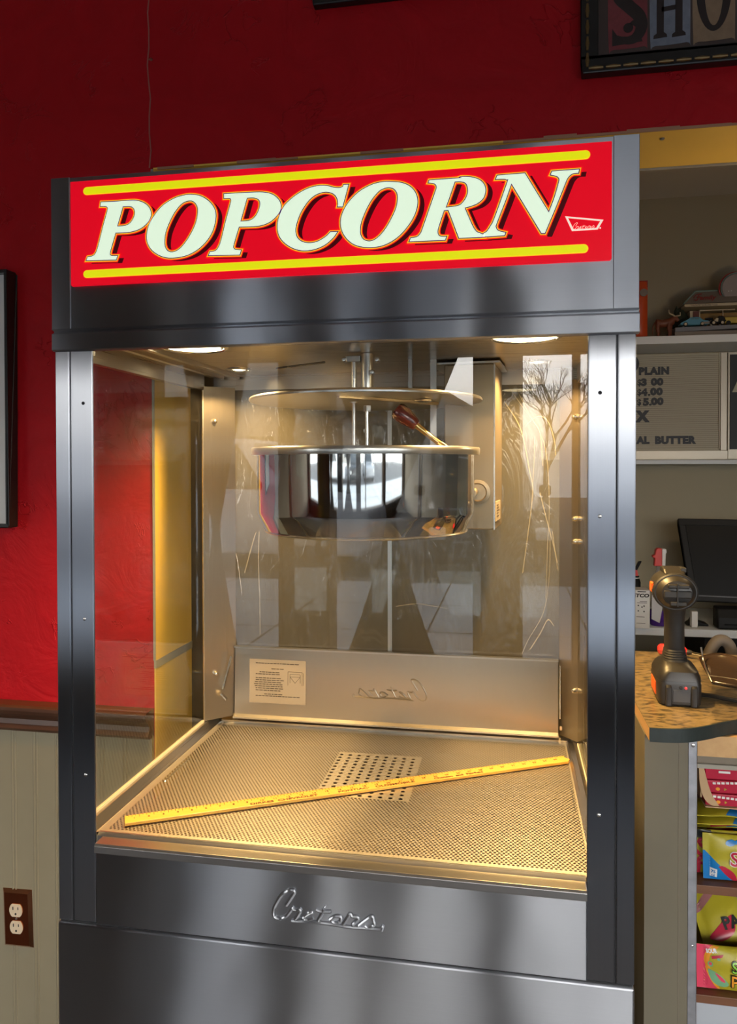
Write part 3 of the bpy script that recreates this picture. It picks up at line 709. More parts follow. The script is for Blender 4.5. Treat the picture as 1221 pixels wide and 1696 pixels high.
SCRIPT = [[[-0.0675,-0.0016],[-0.0589,0.0114],[-0.0529,0.0217],[-0.0561,0.0244],[-0.0643,0.0224],[-0.0763,0.0123],[-0.0864,-0.0048],[-0.0889,-0.0167],[-0.0856,-0.0234],[-0.0773,-0.0247],[-0.0672,-0.0188],[-0.058,-0.0072],[-0.054,-0.0041]],[[-0.0562,-0.0065],[-0.0508,-0.0077],[-0.0431,-0.0065],[-0.049,-0.0186],[-0.0517,-0.023],[-0.0408,-0.0208]],[[-0.039,-0.0193],[-0.0308,-0.0132],[-0.0227,-0.0082],[-0.0281,-0.0084],[-0.0344,-0.0144],[-0.0372,-0.0204],[-0.0308,-0.0215],[-0.0218,-0.0175]],[[-0.0041,-0.001],[-0.01,-0.0136],[-0.0137,-0.0207],[-0.0092,-0.022]],[[-0.0172,-0.0034],[-0.0091,-0.0056],[0.0079,-0.0038]],[[-0.0034,0.0033],[-0.0019,0.0022]],[[0.0052,-0.0172],[0.0142,-0.011],[0.024,-0.0108],[0.0222,-0.0189],[0.0141,-0.0216],[0.0088,-0.0177],[0.0142,-0.011]],[[0.0275,-0.0227],[0.0337,-0.0124],[0.0394,-0.0039],[0.0426,-0.008],[0.0524,-0.0087],[0.0479,-0.0161],[0.0426,-0.0223],[0.0523,-0.0218]],[[0.0523,-0.0223],[0.062,-0.0137],[0.0744,-0.0042],[0.077,-0.0104],[0.0779,-0.0173],[0.0691,-0.0229],[0.0629,-0.0212]],[[-0.0581,-0.0262],[-0.0345,-0.0247],[-0.002,-0.0238],[0.0337,-0.0256],[0.0691,-0.0243],[0.0883,-0.0239]],[[0.088,-0.0205],[0.0918,-0.0192],[0.0901,-0.0258]]]

# creases of the loose film on the rear panes
CREASES = [[(0.762,1.747),(0.7964,1.6959),(0.8287,1.649),(0.8476,1.5871),(0.8542,1.4711),(0.8499,1.3743),(0.8463,1.2539)],[(0.7773,1.7486),(0.8116,1.6763),(0.8325,1.6413),(0.839,1.5639)],[(0.7524,1.7121),(0.7888,1.6494),(0.8099,1.5484),(0.8164,1.5019),(0.8051,1.4007),(0.7938,1.3147)],[(0.8211,1.6298),(0.8193,1.5678),(0.8156,1.5096)],[(0.8002,1.6571),(0.8267,1.6781),(0.8494,1.6681),(0.8645,1.6256),(0.8683,1.587)],[(0.8327,1.5019),(0.8498,1.4324),(0.8649,1.3745),(0.8725,1.3399)],[(0.8558,1.4134),(0.8543,1.3108),(0.8411,1.2248),(0.8077,1.1617),(0.7926,1.1266)],[(0.8607,1.4135),(0.8675,1.3624),(0.8742,1.3216)],[(0.8645,1.1948),(0.8511,1.208),(0.8345,1.1765),(0.8111,1.1377)],[(0.4954,1.2274),(0.5453,1.2354),(0.5911,1.2305),(0.6192,1.2261)],[(0.5043,1.194),(0.5382,1.1969),(0.5629,1.1766),(0.5753,1.1506),(0.6087,1.159),(0.6401,1.169)],[(0.5452,1.1193),(0.5876,1.1406),(0.6366,1.1636)],[(0.1565,1.4035),(0.1544,1.3351),(0.1569,1.2393),(0.158,1.1467)],[(0.1475,1.4),(0.133,1.3518),(0.1185,1.3)],[(0.0899,1.3613),(0.1006,1.3271),(0.1111,1.2448)]]


def build_machine():
    R = thing('popcorn_machine', 'tall stainless steel popcorn machine with lit red sign and glass cabinet', 'popcorn machine', (W/2, .33, 0))
    # --- base cabinet
    b = MB(); b.box(0, W, -.004, .66, .04, .782)
    base = b.build('base_cabinet', M['steel_h'], R, bevel=.003)
    MB().box(.03, W-.03, .03, .63, 0, .05).build('plinth', M['gap'], R)
    fp = MB().box(.0700, .8785, .000, .02, .784, .919).build('front_panel', M['steel_h'], R, bevel=.0015)
    MB().box(.002, W-.002, .002, .65, .7815, .7845).build('seam', M['gap'], base)
    s = MB()
    for st in SCRIPT:
        s.tube(catmull([(x+.474, 0, z+.853) for x, z in st], 5), .0040, 8, flat=.8)
    s.build('raised_script_logo', M['steel_h'], fp)
    # --- front lip and inside rails
    MB().prism([(-.024, .9185), (-.024, .930), (-.021, .9335), (.004, .9335), (.012, .9300), (.012, .9185)], lambda a, c, d: (d, a, c), .0805, .8770).build('front_ledge', M['satin'], R, bevel=.0006)
    MB().prism([(.004, .9335), (.010, .9385), (.013, .9385), (.022, .9300), (.022, .9250), (.004, .9250)], lambda a, c, d: (d, a, c), .0705, .8782).build('ledge_rail', M['satin'], R)
    # --- posts at the front, each of two folded faces with a gap between
    for side, name in ((0, 'left'), (1, 'right')):
        fx = (lambda x: x) if side == 0 else (lambda x: W-x)
        def bx(mb, x0, x1, *a):
            a0, a1 = sorted((fx(x0), fx(x1))); return mb.box(a0, a1, *a)
        p = bx(MB(), 0, .0262, 0, .010, .7845, 1.775)
        post = p.build('front_post', M['steel_v'], R, bevel=.002)
        bx(MB(), .0280, .0690, .0008, .0056, .7845, 1.775).build('door_stile', M['steel_v'], post, bevel=.002)
        bx(MB(), .025, .03, .003, .009, .7845, 1.775).build('gap', M['gap'], post)
        for z in (1.672, 1.305, 1.038) if side == 0 else (1.674, 1.489, 1.038):
            MB().lathe([(.0030, 0), (.0028, -.0010), (.0016, -.0016), (0, -.0016)], (fx(.0515), .0010, z), 12, axis='y').build('screw', M['gap'] if z > 1.6 else M['bolt'], post)
        # rear corner post, set at a slant across the corner
        a, c = (Vector((.034, .553, 0)), Vector((.0955, .612, 0))) if side == 0 else (Vector((.9275, .553, 0)), Vector((.8765, .612, 0)))
        n = Vector((-(c-a).y, (c-a).x, 0)).normalized()
        if n.y < 0: n = -n
        q = [a, c, c+n*.004, a+n*.004]
        rp = MB().prism([(v.x, v.y) for v in q], lambda x, y, d: (x, y, d), .9455, 1.757).build('rear_post', M['steel_inv'], R)
        MB().prism([(v.x, v.y) for v in (a-n*.001, a+(c-a)*.04-n*.001, a+(c-a)*.04+n*.004, a+n*.004)], lambda x, y, d: (x, y, d), .9455, 1.757).build('edge_bead', M['bolt'], rp)
        k = (.36, .5) if side == 0 else (.35, .35)
        for z in ((1.6735, 1.058) if side == 0 else (1.6735, 1.4454, 1.3946, 1.0604)):
            pt = a+(c-a)*k[0]
            o = pt-n*.0
            rot = Vector((0, 0, -1)).rotation_difference(-n).to_matrix()
            rotm = Matrix(((n.y, 0, n.x), (-n.x, 0, n.y), (0, 1, 0)))
            MB().lathe([(.0062, 0), (.0062, -.004), (.0048, -.0065), (.0036, -.010), (0, -.0115)], (o.x, o.y, z), 14, rot=rotm).build('acorn_nut', M['bolt'], rp)
        # shelf hook plates on the posts
        if side == 0:
            MB().prism([(0, 0), (.004, 0), (.026, .082), (.022, .082)], lambda u, v, d: (.083+u-.012, .588-d, 1.018+v), 0, .010).build('shelf_hook', M['bolt'], rp)
            MB().prism([(0, .006), (.004, .008), (.016, -.006), (.015, -.009)], lambda u, v, d: (.069+u, .580-d, 1.002+v), 0, .010).build('shelf_hook', M['bolt'], rp)
        else:
            MB().box(.876, .881, .580, .588, .966, .975).build('shelf_hook', M['bolt'], rp)
            MB().box(.8755, .878, .585, .600, .99, 1.11).build('shelf_hook', M['bolt'], rp)
        # side glass, its bottom edge coloured as if lit and the sloped gutter beside the tray
        gx = .033 if side == 0 else W-.033
        sg = MB().box(gx-.002, gx+.002, .010, .552, .948, 1.748).build('side_glass', M['glass_side'], R)
        sx = 1 if side == 0 else -1
        MB().box(*sorted((gx-.003, gx+.003)), .012, .552, .938, .9487).build('glass_bottom_edge', M['lit_glass_edge'], sg)
        MB().prism([(gx+sx*.001, .9440), (gx+sx*.010, .9440), (gx+sx*.0235, .9300), (gx+sx*.0235, .927), (gx+sx*.001, .927)], lambda u, v, d: (u, d, v), .012, .606).build('side_gutter', M['steel_iny'], R)
        MB().box(*sorted((gx-.012*sx, gx+.004*sx)), .01, .56, 1.748, 1.79).build('top_rail', M['steel_iny'], sg)
    # --- perforated shelf tray with catch pan below
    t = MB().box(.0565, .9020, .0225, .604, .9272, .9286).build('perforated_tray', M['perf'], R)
    e = MB()
    e.box(.0555, .0575, .022, .604, .9265, .9305); e.box(.9012, .9032, .022, .604, .9265, .9305)
    e.box(.0555, .9032, .022, .024, .9265, .9305); e.box(.0555, .9032, .602, .604, .9265, .9305)
    e.build('tray_rim', M['bolt'], t)
    MB().box(.0780, .0800, .247, .366, .9286, .9300).lathe([(0, .004), (.004, 0)], (.079, .247, .9286), 10).build('lift_wire', M['satin'], t)
    MB().box(.8820, .8838, .253, .363, .9286, .9300).build('lift_wire', M['satin'], t)
    MB().box(.05, .91, .02, .61, .880, .884).build('catch_pan', M['pan'], R)
    b = MB()
    b.prism([(.604, .927), (.604, .9345), (.617, .9400), (.617, .927)], lambda a, c, d: (d, a, c), .06, .90)
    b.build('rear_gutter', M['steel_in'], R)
    # --- rear drop shelf, folded up, seen from its back
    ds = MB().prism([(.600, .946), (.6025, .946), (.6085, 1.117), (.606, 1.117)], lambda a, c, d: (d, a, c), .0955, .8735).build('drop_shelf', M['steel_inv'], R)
    MB().box(.0950, .874, .596, .610, 1.1165, 1.1205).build('shelf_edge', M['satin'], ds)
    MB().prism([(.588, .9455), (.588, .949), (.600, .953), (.604, .949), (.604, .944)], lambda a, c, d: (d, a, c), .0950, .874).build('shelf_hinge', M['bolt'], ds)
    s = MB()
    f = Vector((.474+.010, .5985, 1.034))
    for st in SCRIPT:
        s.tube(catmull([(f.x-x*.98+.0, f.y+.0055, f.z+z*.98) for x, z in st], 5), .0032, 8, flat=.7)
    s.build('raised_script_logo', M['steel_inv'], ds)
    # instruction sticker, stuck upside down on the folded shelf
    lb = MB().add([(.134, .6000, .9835), (.277, .6000, .9835), (.277, .6035, 1.0895), (.134, .6035, 1.0895), (.134, .6010, .9835), (.277, .6010, .9835), (.277, .6055, 1.0895), (.134, .6055, 1.0895)],
                  [(0, 1, 2, 3), (4, 7, 6, 5), (0, 4, 5, 1), (1, 5, 6, 2), (2, 6, 7, 3), (3, 7, 4, 0)]).build('instruction_label', M['label_film'], ds)
    tx = MB()
    def line(sx, z, size, right, bold=0.0):
        k = (z-.9835)/.106
        tx.text(sx, size, mapper('xz_rot', (right, .6000+.0035*k, z)), 0, .0004, bold=bold)
    line('HOW TO INSTALL THIS DROPSHELF', .0082, .2700, .9935, .00012)
    # body lines of the sticker are too small to read in the photo: short ink rules of word length
    random.seed(3)
    for z, x0, x1 in ((1.000, .150, .262), (1.0045, .172, .222), (1.0135, .150, .216), (1.0185, .150, .222), (1.0235, .148, .222), (1.0285, .146, .222), (1.0335, .148, .220), (1.0385, .150, .222), (1.0435, .150, .218), (1.053, .150, .212), (1.0580, .160, .214), (1.0665, .190, .221), (1.0795, .150, .262)):
        x = x0; k = (z-.9835)/.106
        while x < x1-.004:
            l = random.uniform(.004, .011); l = min(l, x1-x)
            tx.box(x, x+l, .5996+.0035*k, .6006+.0035*k, z, z+.0019); x += l+.0016
    for (x0, z0, x1, z1) in ((.232, 1.029, .232, 1.062), (.232, 1.062, .268, 1.062), (.268, 1.062, .268, 1.029), (.237, 1.035, .237, 1.056), (.237, 1.056, .263, 1.056), (.263, 1.056, .263, 1.035), (.237, 1.050, .250, 1.035), (.263, 1.050, .250, 1.035), (.237, 1.050, .263, 1.050), (.271, 1.03, .271, 1.060)):
        k0 = (z0-.9835)/.106; k1 = (z1-.9835)/.106
        tx.cyl((x0, .6000+.0035*k0, z0), (x1, .6000+.0035*k1, z1), .0005, n=5)
    tx.build('print', M['label_ink'], lb)
    # --- two sliding rear panes with wrinkled protective film still on
    for x0, x1, y in ((.090, .4830, .6165), (.4800, .880, .6225)):
        rp = MB().box(x0, x1, y, y+.003, 1.118, 1.760).build('rear_pane', M['plexi'], R)
        b = MB(); nx, nz = 60, 70; vs = []; fs = []
        xa, xb, za, zb = x0+.004, x1-.004, 1.122, 1.756
        for i in range(nz+1):
            for j in range(nx+1):
                x = xa+(xb-xa)*j/nx; z = za+(zb-za)*i/nz
                p = Vector((x*9+z*1.5, z*3.2, y*40))
                h = abs(noise.noise(p))*.9+abs(noise.noise(p*2.3+Vector((7, 1, 2))))*.35
                edge = 1 if (x > .76 or x < .14) else .30
                vs.append((x, y-.0012-.0032*h*edge, z))
        for i in range(nz):
            for j in range(nx):
                xc = xa+(xb-xa)*(j+.5)/nx; zc = za+(zb-za)*(i+.5)/nz
                if x0 > .3 and ((xc-.535)/.062)**2+((zc-1.105)/.105)**2 < 1: continue    # peeled away here
                fs.append((i*(nx+1)+j, i*(nx+1)+j+1, (i+1)*(nx+1)+j+1, (i+1)*(nx+1)+j))
        b.add(vs, fs, 0, True)
        b.build('protective_film', M['film'], rp, recalc=False)
        MB().box(x1-.006 if x0 < .3 else x0, x1 if x0 < .3 else x0+.006, y-.002, y+.005, 1.118, 1.758).build('pane_edge', M['satin'], rp)
        for k, pts in enumerate(CREASES[:10]+CREASES[12:]):
            right = pts[0][0] > .482
            if right == (x0 > .3):
                MB().tube(catmull([(x, y-.0035, z) for x, z in pts], 6), .0008+.0003*(k % 3), 6).build('film_crease', M['crease'], rp)
    # --- ceiling, valance and header
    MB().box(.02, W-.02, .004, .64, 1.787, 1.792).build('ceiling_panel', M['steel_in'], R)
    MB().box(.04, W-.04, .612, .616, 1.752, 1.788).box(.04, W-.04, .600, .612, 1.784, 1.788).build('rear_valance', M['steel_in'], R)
    # ribs on the ceiling
    for x in (.060, .10): MB().box(x, x+.012, .02, .60, 1.778, 1.788).build('ceiling_rib', M['steel_iny'], R)
    hd = MB()
    hd.box(-.0008, .9505, -.006, .68, 1.797, 2.0512)
    hd.prism([(-.006, 1.797), (-.0015, 1.794), (-.0015, 1.792), (-.0085, 1.789), (-.0085, 1.762), (-.004, 1.7600), (.006, 1.7600), (.006, 1.787), (.02, 1.797)], lambda a, c, d: (d, a, c), -.0008, .9515)
    header = hd.build('header', M['steel_h'], R, bevel=.0012)
    for a, c in ((-.0008, .0335), (.9135, .9505)): MB().box(a, c, -.0072, .02, 1.797, 2.0518).build('header_end_strip', M['steel_h'], header, bevel=.0008)
    for z in (1.99, 2.02, 1.93, 1.86): MB().lathe([(0, .004), (.003, .0035), (.0045, 0)], (.9505, .03, z), 10, axis='x').build('rivet', M['bolt'], header)
    # --- back-lit sign
    sign = MB().prism([(.0365, 1.8695), (.0385, 1.868), (.909, 1.868), (.911, 1.870), (.911, 2.0430), (.0365, 2.0430)], mapper('xz', (0, -.006, 0)), -.004, .004).build('sign_panel', M['sign_red'], R, bevel=.003)
    yb = -.0100
    def bar(x0, x1, z, r):
        lp = [(x1-r+r*math.sin(a), z+r*math.cos(a)) for a in [math.pi*i/10 for i in range(11)]]+[(x0+r-r*math.sin(a), z-r*math.cos(a)) for a in [math.pi*i/10 for i in range(11)]]
        g = MB().shape([lp], mapper('xz', (0, yb, 0)), -.0005, .0006, offset=.0011, mi=1)
        g.shape([lp], mapper('xz', (0, yb, 0)), 0, .0014)
        return g.build('sign_stripe', [M['sign_yellow'], M['sign_gold']], sign)
    bar(.0620, .8790, 2.0250, .0056); bar(.0612, .8765, 1.8868, .0056)
    for key, loops in LETTERS.items():
        lp = [smooth_loop([tuple(p) for p in l]) for l in loops]
        fn = mapper('xz', (0, yb, 0))
        lt = MB()
        lt.shape(lp, mapper('xz', (.0098, yb, -.0047)), -.0005, .0004, mi=4)
        lt.outline(lp, mapper('xz', (.0098, yb, -.0047)), .0012, .0005, mi=4)
        lt.shape(lp, fn, -.0005, .0019, mi=0)
        lt.outline(lp, fn, .0044, .0009, mi=3)
        lt.outline(lp, fn, .0028, .0012, mi=2)
        lt.outline(lp, fn, .0014, .0015, mi=1)
        lt.build('sign_letter', [M['sign_white'], M['sign_purple'], M['sign_gold'], M['sign_rim'], M['sign_shadow']], sign, recalc=False)
    bd = MB(); fn = mapper('xz', (0, yb, 0))
    outer = [(.8439, 1.9362), (.8990, 1.9278), (.8910, 1.9140), (.8540, 1.9136)]
    inner = [(.8482, 1.9334), (.8945, 1.9262), (.8888, 1.9164), (.8563, 1.9160)]
    bd.shape([outer, inner], fn, -.0003, .0007)
    for st in SCRIPT[:-2]:
        bd.tube(catmull([(.8715+x*.182, yb-.0006, 1.9210+z*.19) for x, z in st], 4), .00048, 5, flat=.5)
    bd.lathe([(.0012, -.0006), (.0012, .0003)], (.8945, yb, 1.9160), 12, axis='y')
    bd.build('sign_badge', M['sign_badge'], sign)
    # --- four ceiling lamps
    for (x, y, r) in ((.1550, .4780, .030), (.8200, .4780, .030), (.1840, .1600, .064), (.7895, .1580, .064)):
        k = .62 if r < .05 else .86
        ring = MB().lathe([(r*k, -.0005), (r*(k+.04), -.004), (r*.95, -.003), (r, 0)], (x, y, 1.787), 36).build('ceiling_lamp', M['bolt'], R)
        MB().lathe([(0, -.004), (r*.35, -.0035), (r*k, -.001)], (x, y, 1.787), 32).build('lens', M['lens'], ring)
        MB().lathe([(0, -.007), (.003, -.006), (.0035, 0)], (x+r*.85, y-.003, 1.787), 10).build('lamp_screw', M['bolt'], ring)
        ld = bpy.data.lights.new('lamp_light', 'AREA'); ld.shape = 'DISK'; ld.size = .05; ld.energy = LAMP_W; ld.spread = math.radians(138); ld.color = LAMP_COL
        lo = bpy.data.objects.new('lamp_light', ld); COL.objects.link(lo)
        lo.location = (x-R['_origin'][0], y-R['_origin'][1], 1.781-R['_origin'][2]); lo.parent = R
    # --- front glass
    MB().box(.0690, .8790, .0060, .0095, .9385, 1.775).build('front_glass', M['glass'], R)
    # --- kettle
    kc = (.4832, .300)
    prof = [(0, 1.4330), (.150, 1.4330), (.190, 1.4345), (.1975, 1.4390), (.2020, 1.4480), (.2115, 1.4690), (.2135, 1.4760), (.2140, 1.5855), (.2230, 1.5860), (.2242, 1.5905), (.2242, 1.5975), (.2225, 1.6000), (.2110, 1.6000), (.2095, 1.5960), (.2085, 1.4780), (.190, 1.444), (0, 1.442)]
    kt = MB().lathe(prof[:8], (kc[0], kc[1], 0), 96).build('kettle', M['polished'], R, angle=30)
    MB().lathe(prof[7:13]+[(.2095, 1.5855), (.2140, 1.5855)], (kc[0], kc[1], 0), 96).build('kettle_rim', M['satin'], kt)
    MB().lathe([(.2095, 1.5856), (.2085, 1.4780), (.190, 1.444), (0, 1.442)], (kc[0], kc[1], 0), 96).build('kettle_lining', M['satin'], kt)
    MB().tube([(kc[0]+.1985*math.cos(a), kc[1]+.1985*math.sin(a), 1.4385) for a in [i*math.pi/48 for i in range(97)]], .0016, 6).build('kettle_foot_ring', M['bolt'], kt)
    # lid in two hinged halves
    ld = MB().lathe([(0, 1.7020), (.200, 1.7000), (.2270, 1.6965), (.2290, 1.6935), (.2285, 1.6905), (.2235, 1.6900), (.198, 1.6935), (0, 1.6950)], (kc[0], kc[1], 0), 96)
    lid = ld.build('kettle_lid', M['satin'], R, angle=25)
    MB().cyl((.455, .18, 1.6925), (.62, .36, 1.6905), .0035, n=8).build('lid_hinge', M['satin'], lid)
    MB().lathe([(0, 1.6885), (.010, 1.6885), (.018, 1.6905), (.02, 1.693)], (.598, .30, 0), 16).build('lid_knuckle', M['satin'], lid)
    # drive shaft and supports above the lid
    MB().cyl((.4865, .300, 1.700), (.4865, .300, 1.786), .0128, n=28).build('drive_shaft', M['satin'], R)
    b = MB().cyl((.4865, .300, 1.6), (.4865, .300, 1.672), .0042, n=14)
    b.build('stirrer_rod', M['polished'], R)
    MB().cyl((.4865, .300, 1.672), (.4865, .300, 1.684), .0085, n=6).build('shaft_nut', M['bolt'], R)
    MB().cyl((.4595, .300, 1.702), (.4595, .300, 1.770), .0058, n=18).build('lift_rod', M['bolt'], R)
    MB().cyl((.4595, .300, 1.600), (.4595, .300, 1.692), .0042, n=18).lathe([(.009, 1.689), (.009, 1.692)], (.4595, .30, 0), 18).build('lower_rod', M['satin'], R)
    br = MB().box(.444, .474, .290, .312, 1.770, 1.782).build('shaft_bracket', M['satin'], R, bevel=.001)
    for x, z in ((.4435, 1.774), (.5095, 1.772), (.4990, 1.748)):
        MB().lathe([(0, -.012), (.004, -.011), (.0055, -.005), (.0055, 0)], (x, .288, z), 12, axis='y').build('thumb_nut', M['bolt'], br)
    MB().lathe([(0, -.006), (.008, -.004), (.010, 0), (.008, .005), (0, .007)], (.511, .285, 1.7065), 14, axis='y').build('lid_stop', M['gap'], lid)
    MB().cyl((.29, .33, 1.766), (.40, .30, 1.772), .0022, n=6).build('wire', M['gap'], R)
    MB().box(.555, .563, .40, .41, 1.70, 1.787).box(.60, .613, .41, .415, 1.60, 1.787).build('hanger_strap', M['satin'], R)
    # dump handle
    hb = MB(); p0 = Vector((.5545, .235, 1.6700)); p1 = Vector((.5925, .235, 1.6400))
    dr = (p1-p0).normalized()
    hb.tube([p0-dr*.002, p0, p0+dr*.006, p0+(p1-p0)*.45, p1-dr*.004, p1], [.006, .0145, .0175, .0165, .0115, .009], 18)
    hg = hb.build('dump_handle', M['handle_wood'], R)
    MB().tube([p1-dr*.006, p1+dr*.004, p1+dr*.05, Vector((.655, .26, 1.592))], [.0065, .0055, .0052, .0052], 12).build('handle_rod', M['brass'], hg)
    # motor box on the right with flanged lid, pivot plate and rating plate
    mb = MB(); a = math.radians(5)
    mm = Matrix.Translation((.7325, .420, 0)) @ Matrix.Rotation(-a, 4, 'Z')
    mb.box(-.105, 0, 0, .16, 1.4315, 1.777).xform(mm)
    box = mb.build('motor_box', M['dimmed_steel'], R, bevel=.002)
    MB().box(-.135, .012, -.008, .16, 1.777, 1.782).xform(mm).build('motor_box_lid', M['satin'], box, bevel=.001)
    MB().box(-.0015, .0015, -.002, .0, 1.4315, 1.776).xform(mm).build('box_corner_bead', M['bolt'], box)
    MB().lathe([(.026, 0), (.026, -.003), (.019, -.004), (.017, -.001), (0, -.001)], (.698, .4205, 1.5095), 36, axis='y').build('pivot_plate', M['dimmed_steel'], box)
    np_ = MB().box(.0005, .0022, .012, .105, 1.4480, 1.4890).xform(mm).build('rating_plate', M['label_film'], box)
    b = MB()
    for i, z in enumerate((1.480, 1.4745, 1.469, 1.4635, 1.457)): b.box(.0021, .0028, .026, .06+.01*(i % 3), z, z+.0022)
    b.xform(mm).build('print', M['label_ink'], np_)
    MB().cyl((.690, .33, 1.51), (.690, .425, 1.51), .009, n=16).build('kettle_pivot', M['dimmed_steel'], R)
    return R
build_machine()

# ------------------------------------------------------------------ the yardstick lying on the tray
def build_yardstick():
    t = thing('yardstick', 'wooden yardstick with printed advertising lying across the perforated tray', 'yardstick', (.482, .28, .9305))
    A = Vector((.0900, .0620, 0)); B = Vector((.8885, .4955, 0))
    d = (B-A).normalized(); n = Vector((-d.y, d.x, 0)); L = (B-A).length; w = .0305
    z0, z1 = .9306, .9362
    def P(u, v, z): p = A+d*u+n*(v-w/2); return (p.x, p.y, z)
    lp = [(0, 0), (L-.010, 0), (L, .010), (L-.006, .020), (L-.002, w), (0, w)]
    MB().prism(lp, lambda u, v, z: P(u, v, z), z0, z1).build('stick', M['wood_yellow'], t, bevel=.0008)
    fn = lambda u, v, z: P(u, v, z1+.00005+z)
    m = MB(); inch = L/36.0
    for i in range(1, 36*4):
        u = i*inch/4; l = .0105 if i % 4 == 0 else (.0075 if i % 2 == 0 else .005)
        m.add([fn(u-.00045, w-.0005-l, .0002), fn(u+.00045, w-.0005-l, .0002), fn(u+.00045, w-.0005, .0002), fn(u-.00045, w-.0005, .0002)], [(0, 1, 2, 3)])
    for k in range(1, 36):
        m.text(str(k), .0085, lambda a, b, z, k=k: fn(k*inch-.011+a, .0135+b, z), 0, .0003, bold=.0001)
    m.build('scale_marks', M['ink'], t, recalc=False)
    tx = MB()
    tx.text('DIRKES  CHEVROLET', .0105, lambda a, b, z: fn(.222+a, .0030+b, z), 0, .0003, bold=.0003, squash=1.32)
    tx.text('\u00b7', .0105, lambda a, b, z: fn(.372+a, .0030+b, z), 0, .0003, bold=.0005, squash=1.3)
    tx.text('PONTIAC', .0105, lambda a, b, z: fn(.392+a, .0030+b, z), 0, .0003, bold=.0003, squash=1.32)
    tx.text('\u00b7', .0105, lambda a, b, z: fn(.452+a, .0030+b, z), 0, .0003, bold=.0005, squash=1.3)
    tx.text('OLDSMOBILE', .0105, lambda a, b, z: fn(.468+a, .0030+b, z), 0, .0003, bold=.0003, squash=1.32)
    tx.text('Choteau  and  Fairfield', .0105, lambda a, b, z: fn(.592+a, .0030+b, z), 0, .0003, bold=.0003, squash=1.12)
    tx.build('lettering', M['ink'], t, recalc=False)
build_yardstick()

# ------------------------------------------------------------------ frames and socket on the wall
def frame(name, label, x0, x1, z0, z1, wd, depth, fm, inner_mat, bead=None):
    t = thing(name, label, 'picture frame', ((x0+x1)/2, .6, z0))
    y0, y1 = .598-depth, .5985
    b = MB()
    for a, c, e, f in ((x0, x0+wd, z0+wd, z1-wd), (x1-wd, x1, z0+wd, z1-wd), (x0, x1, z0, z0+wd), (x0, x1, z1-wd, z1)):
        b.box(a, c, y0, y1, e, f)
    b.build('frame', fm, t, bevel=.003)
    p = MB().box(x0+wd, x1-wd, .598-depth*.45, .5985, z0+wd, z1-wd).build('picture', inner_mat, t)
    if bead:
        g = MB(); r = .0045; q = .010
        for k in range(60):
            for (ax, az, bx, bz) in ((x0+q, z0+q, x1-q, z0+q), (x0+q, z0+q, x0+q, z1-q), (x1-q, z0+q, x1-q, z1-q), (x0+q, z1-q, x1-q, z1-q)):
                l = math.hypot(bx-ax, bz-az); n = int(l/.036)
                if k >= n: continue
                u0 = (k+.08)/n; u1 = (k+.92)/n
                c0 = Vector((ax+(bx-ax)*u0, y0-.001, az+(bz-az)*u0)); c1 = Vector((ax+(bx-ax)*u1, y0-.001, az+(bz-az)*u1))
                g.tube([c0, (c0+c1)/2, c1], [r*.6, r, r*.6], 8)
        g.build('gilt_bead', bead, t)
    return t, p
frame('picture_frame', 'black picture frame with pale blank mat at the left edge', -.98, -.4935, 1.407, 2.0663, .0085, .040, M['black'], M['mat_white'])
frame('picture_frame', 'dark frame hung highest above the red sign', .305, .83, 2.6525, 3.05, .03, .022, M['black'], plain('dark_picture', (.03, .02, .018), .6))
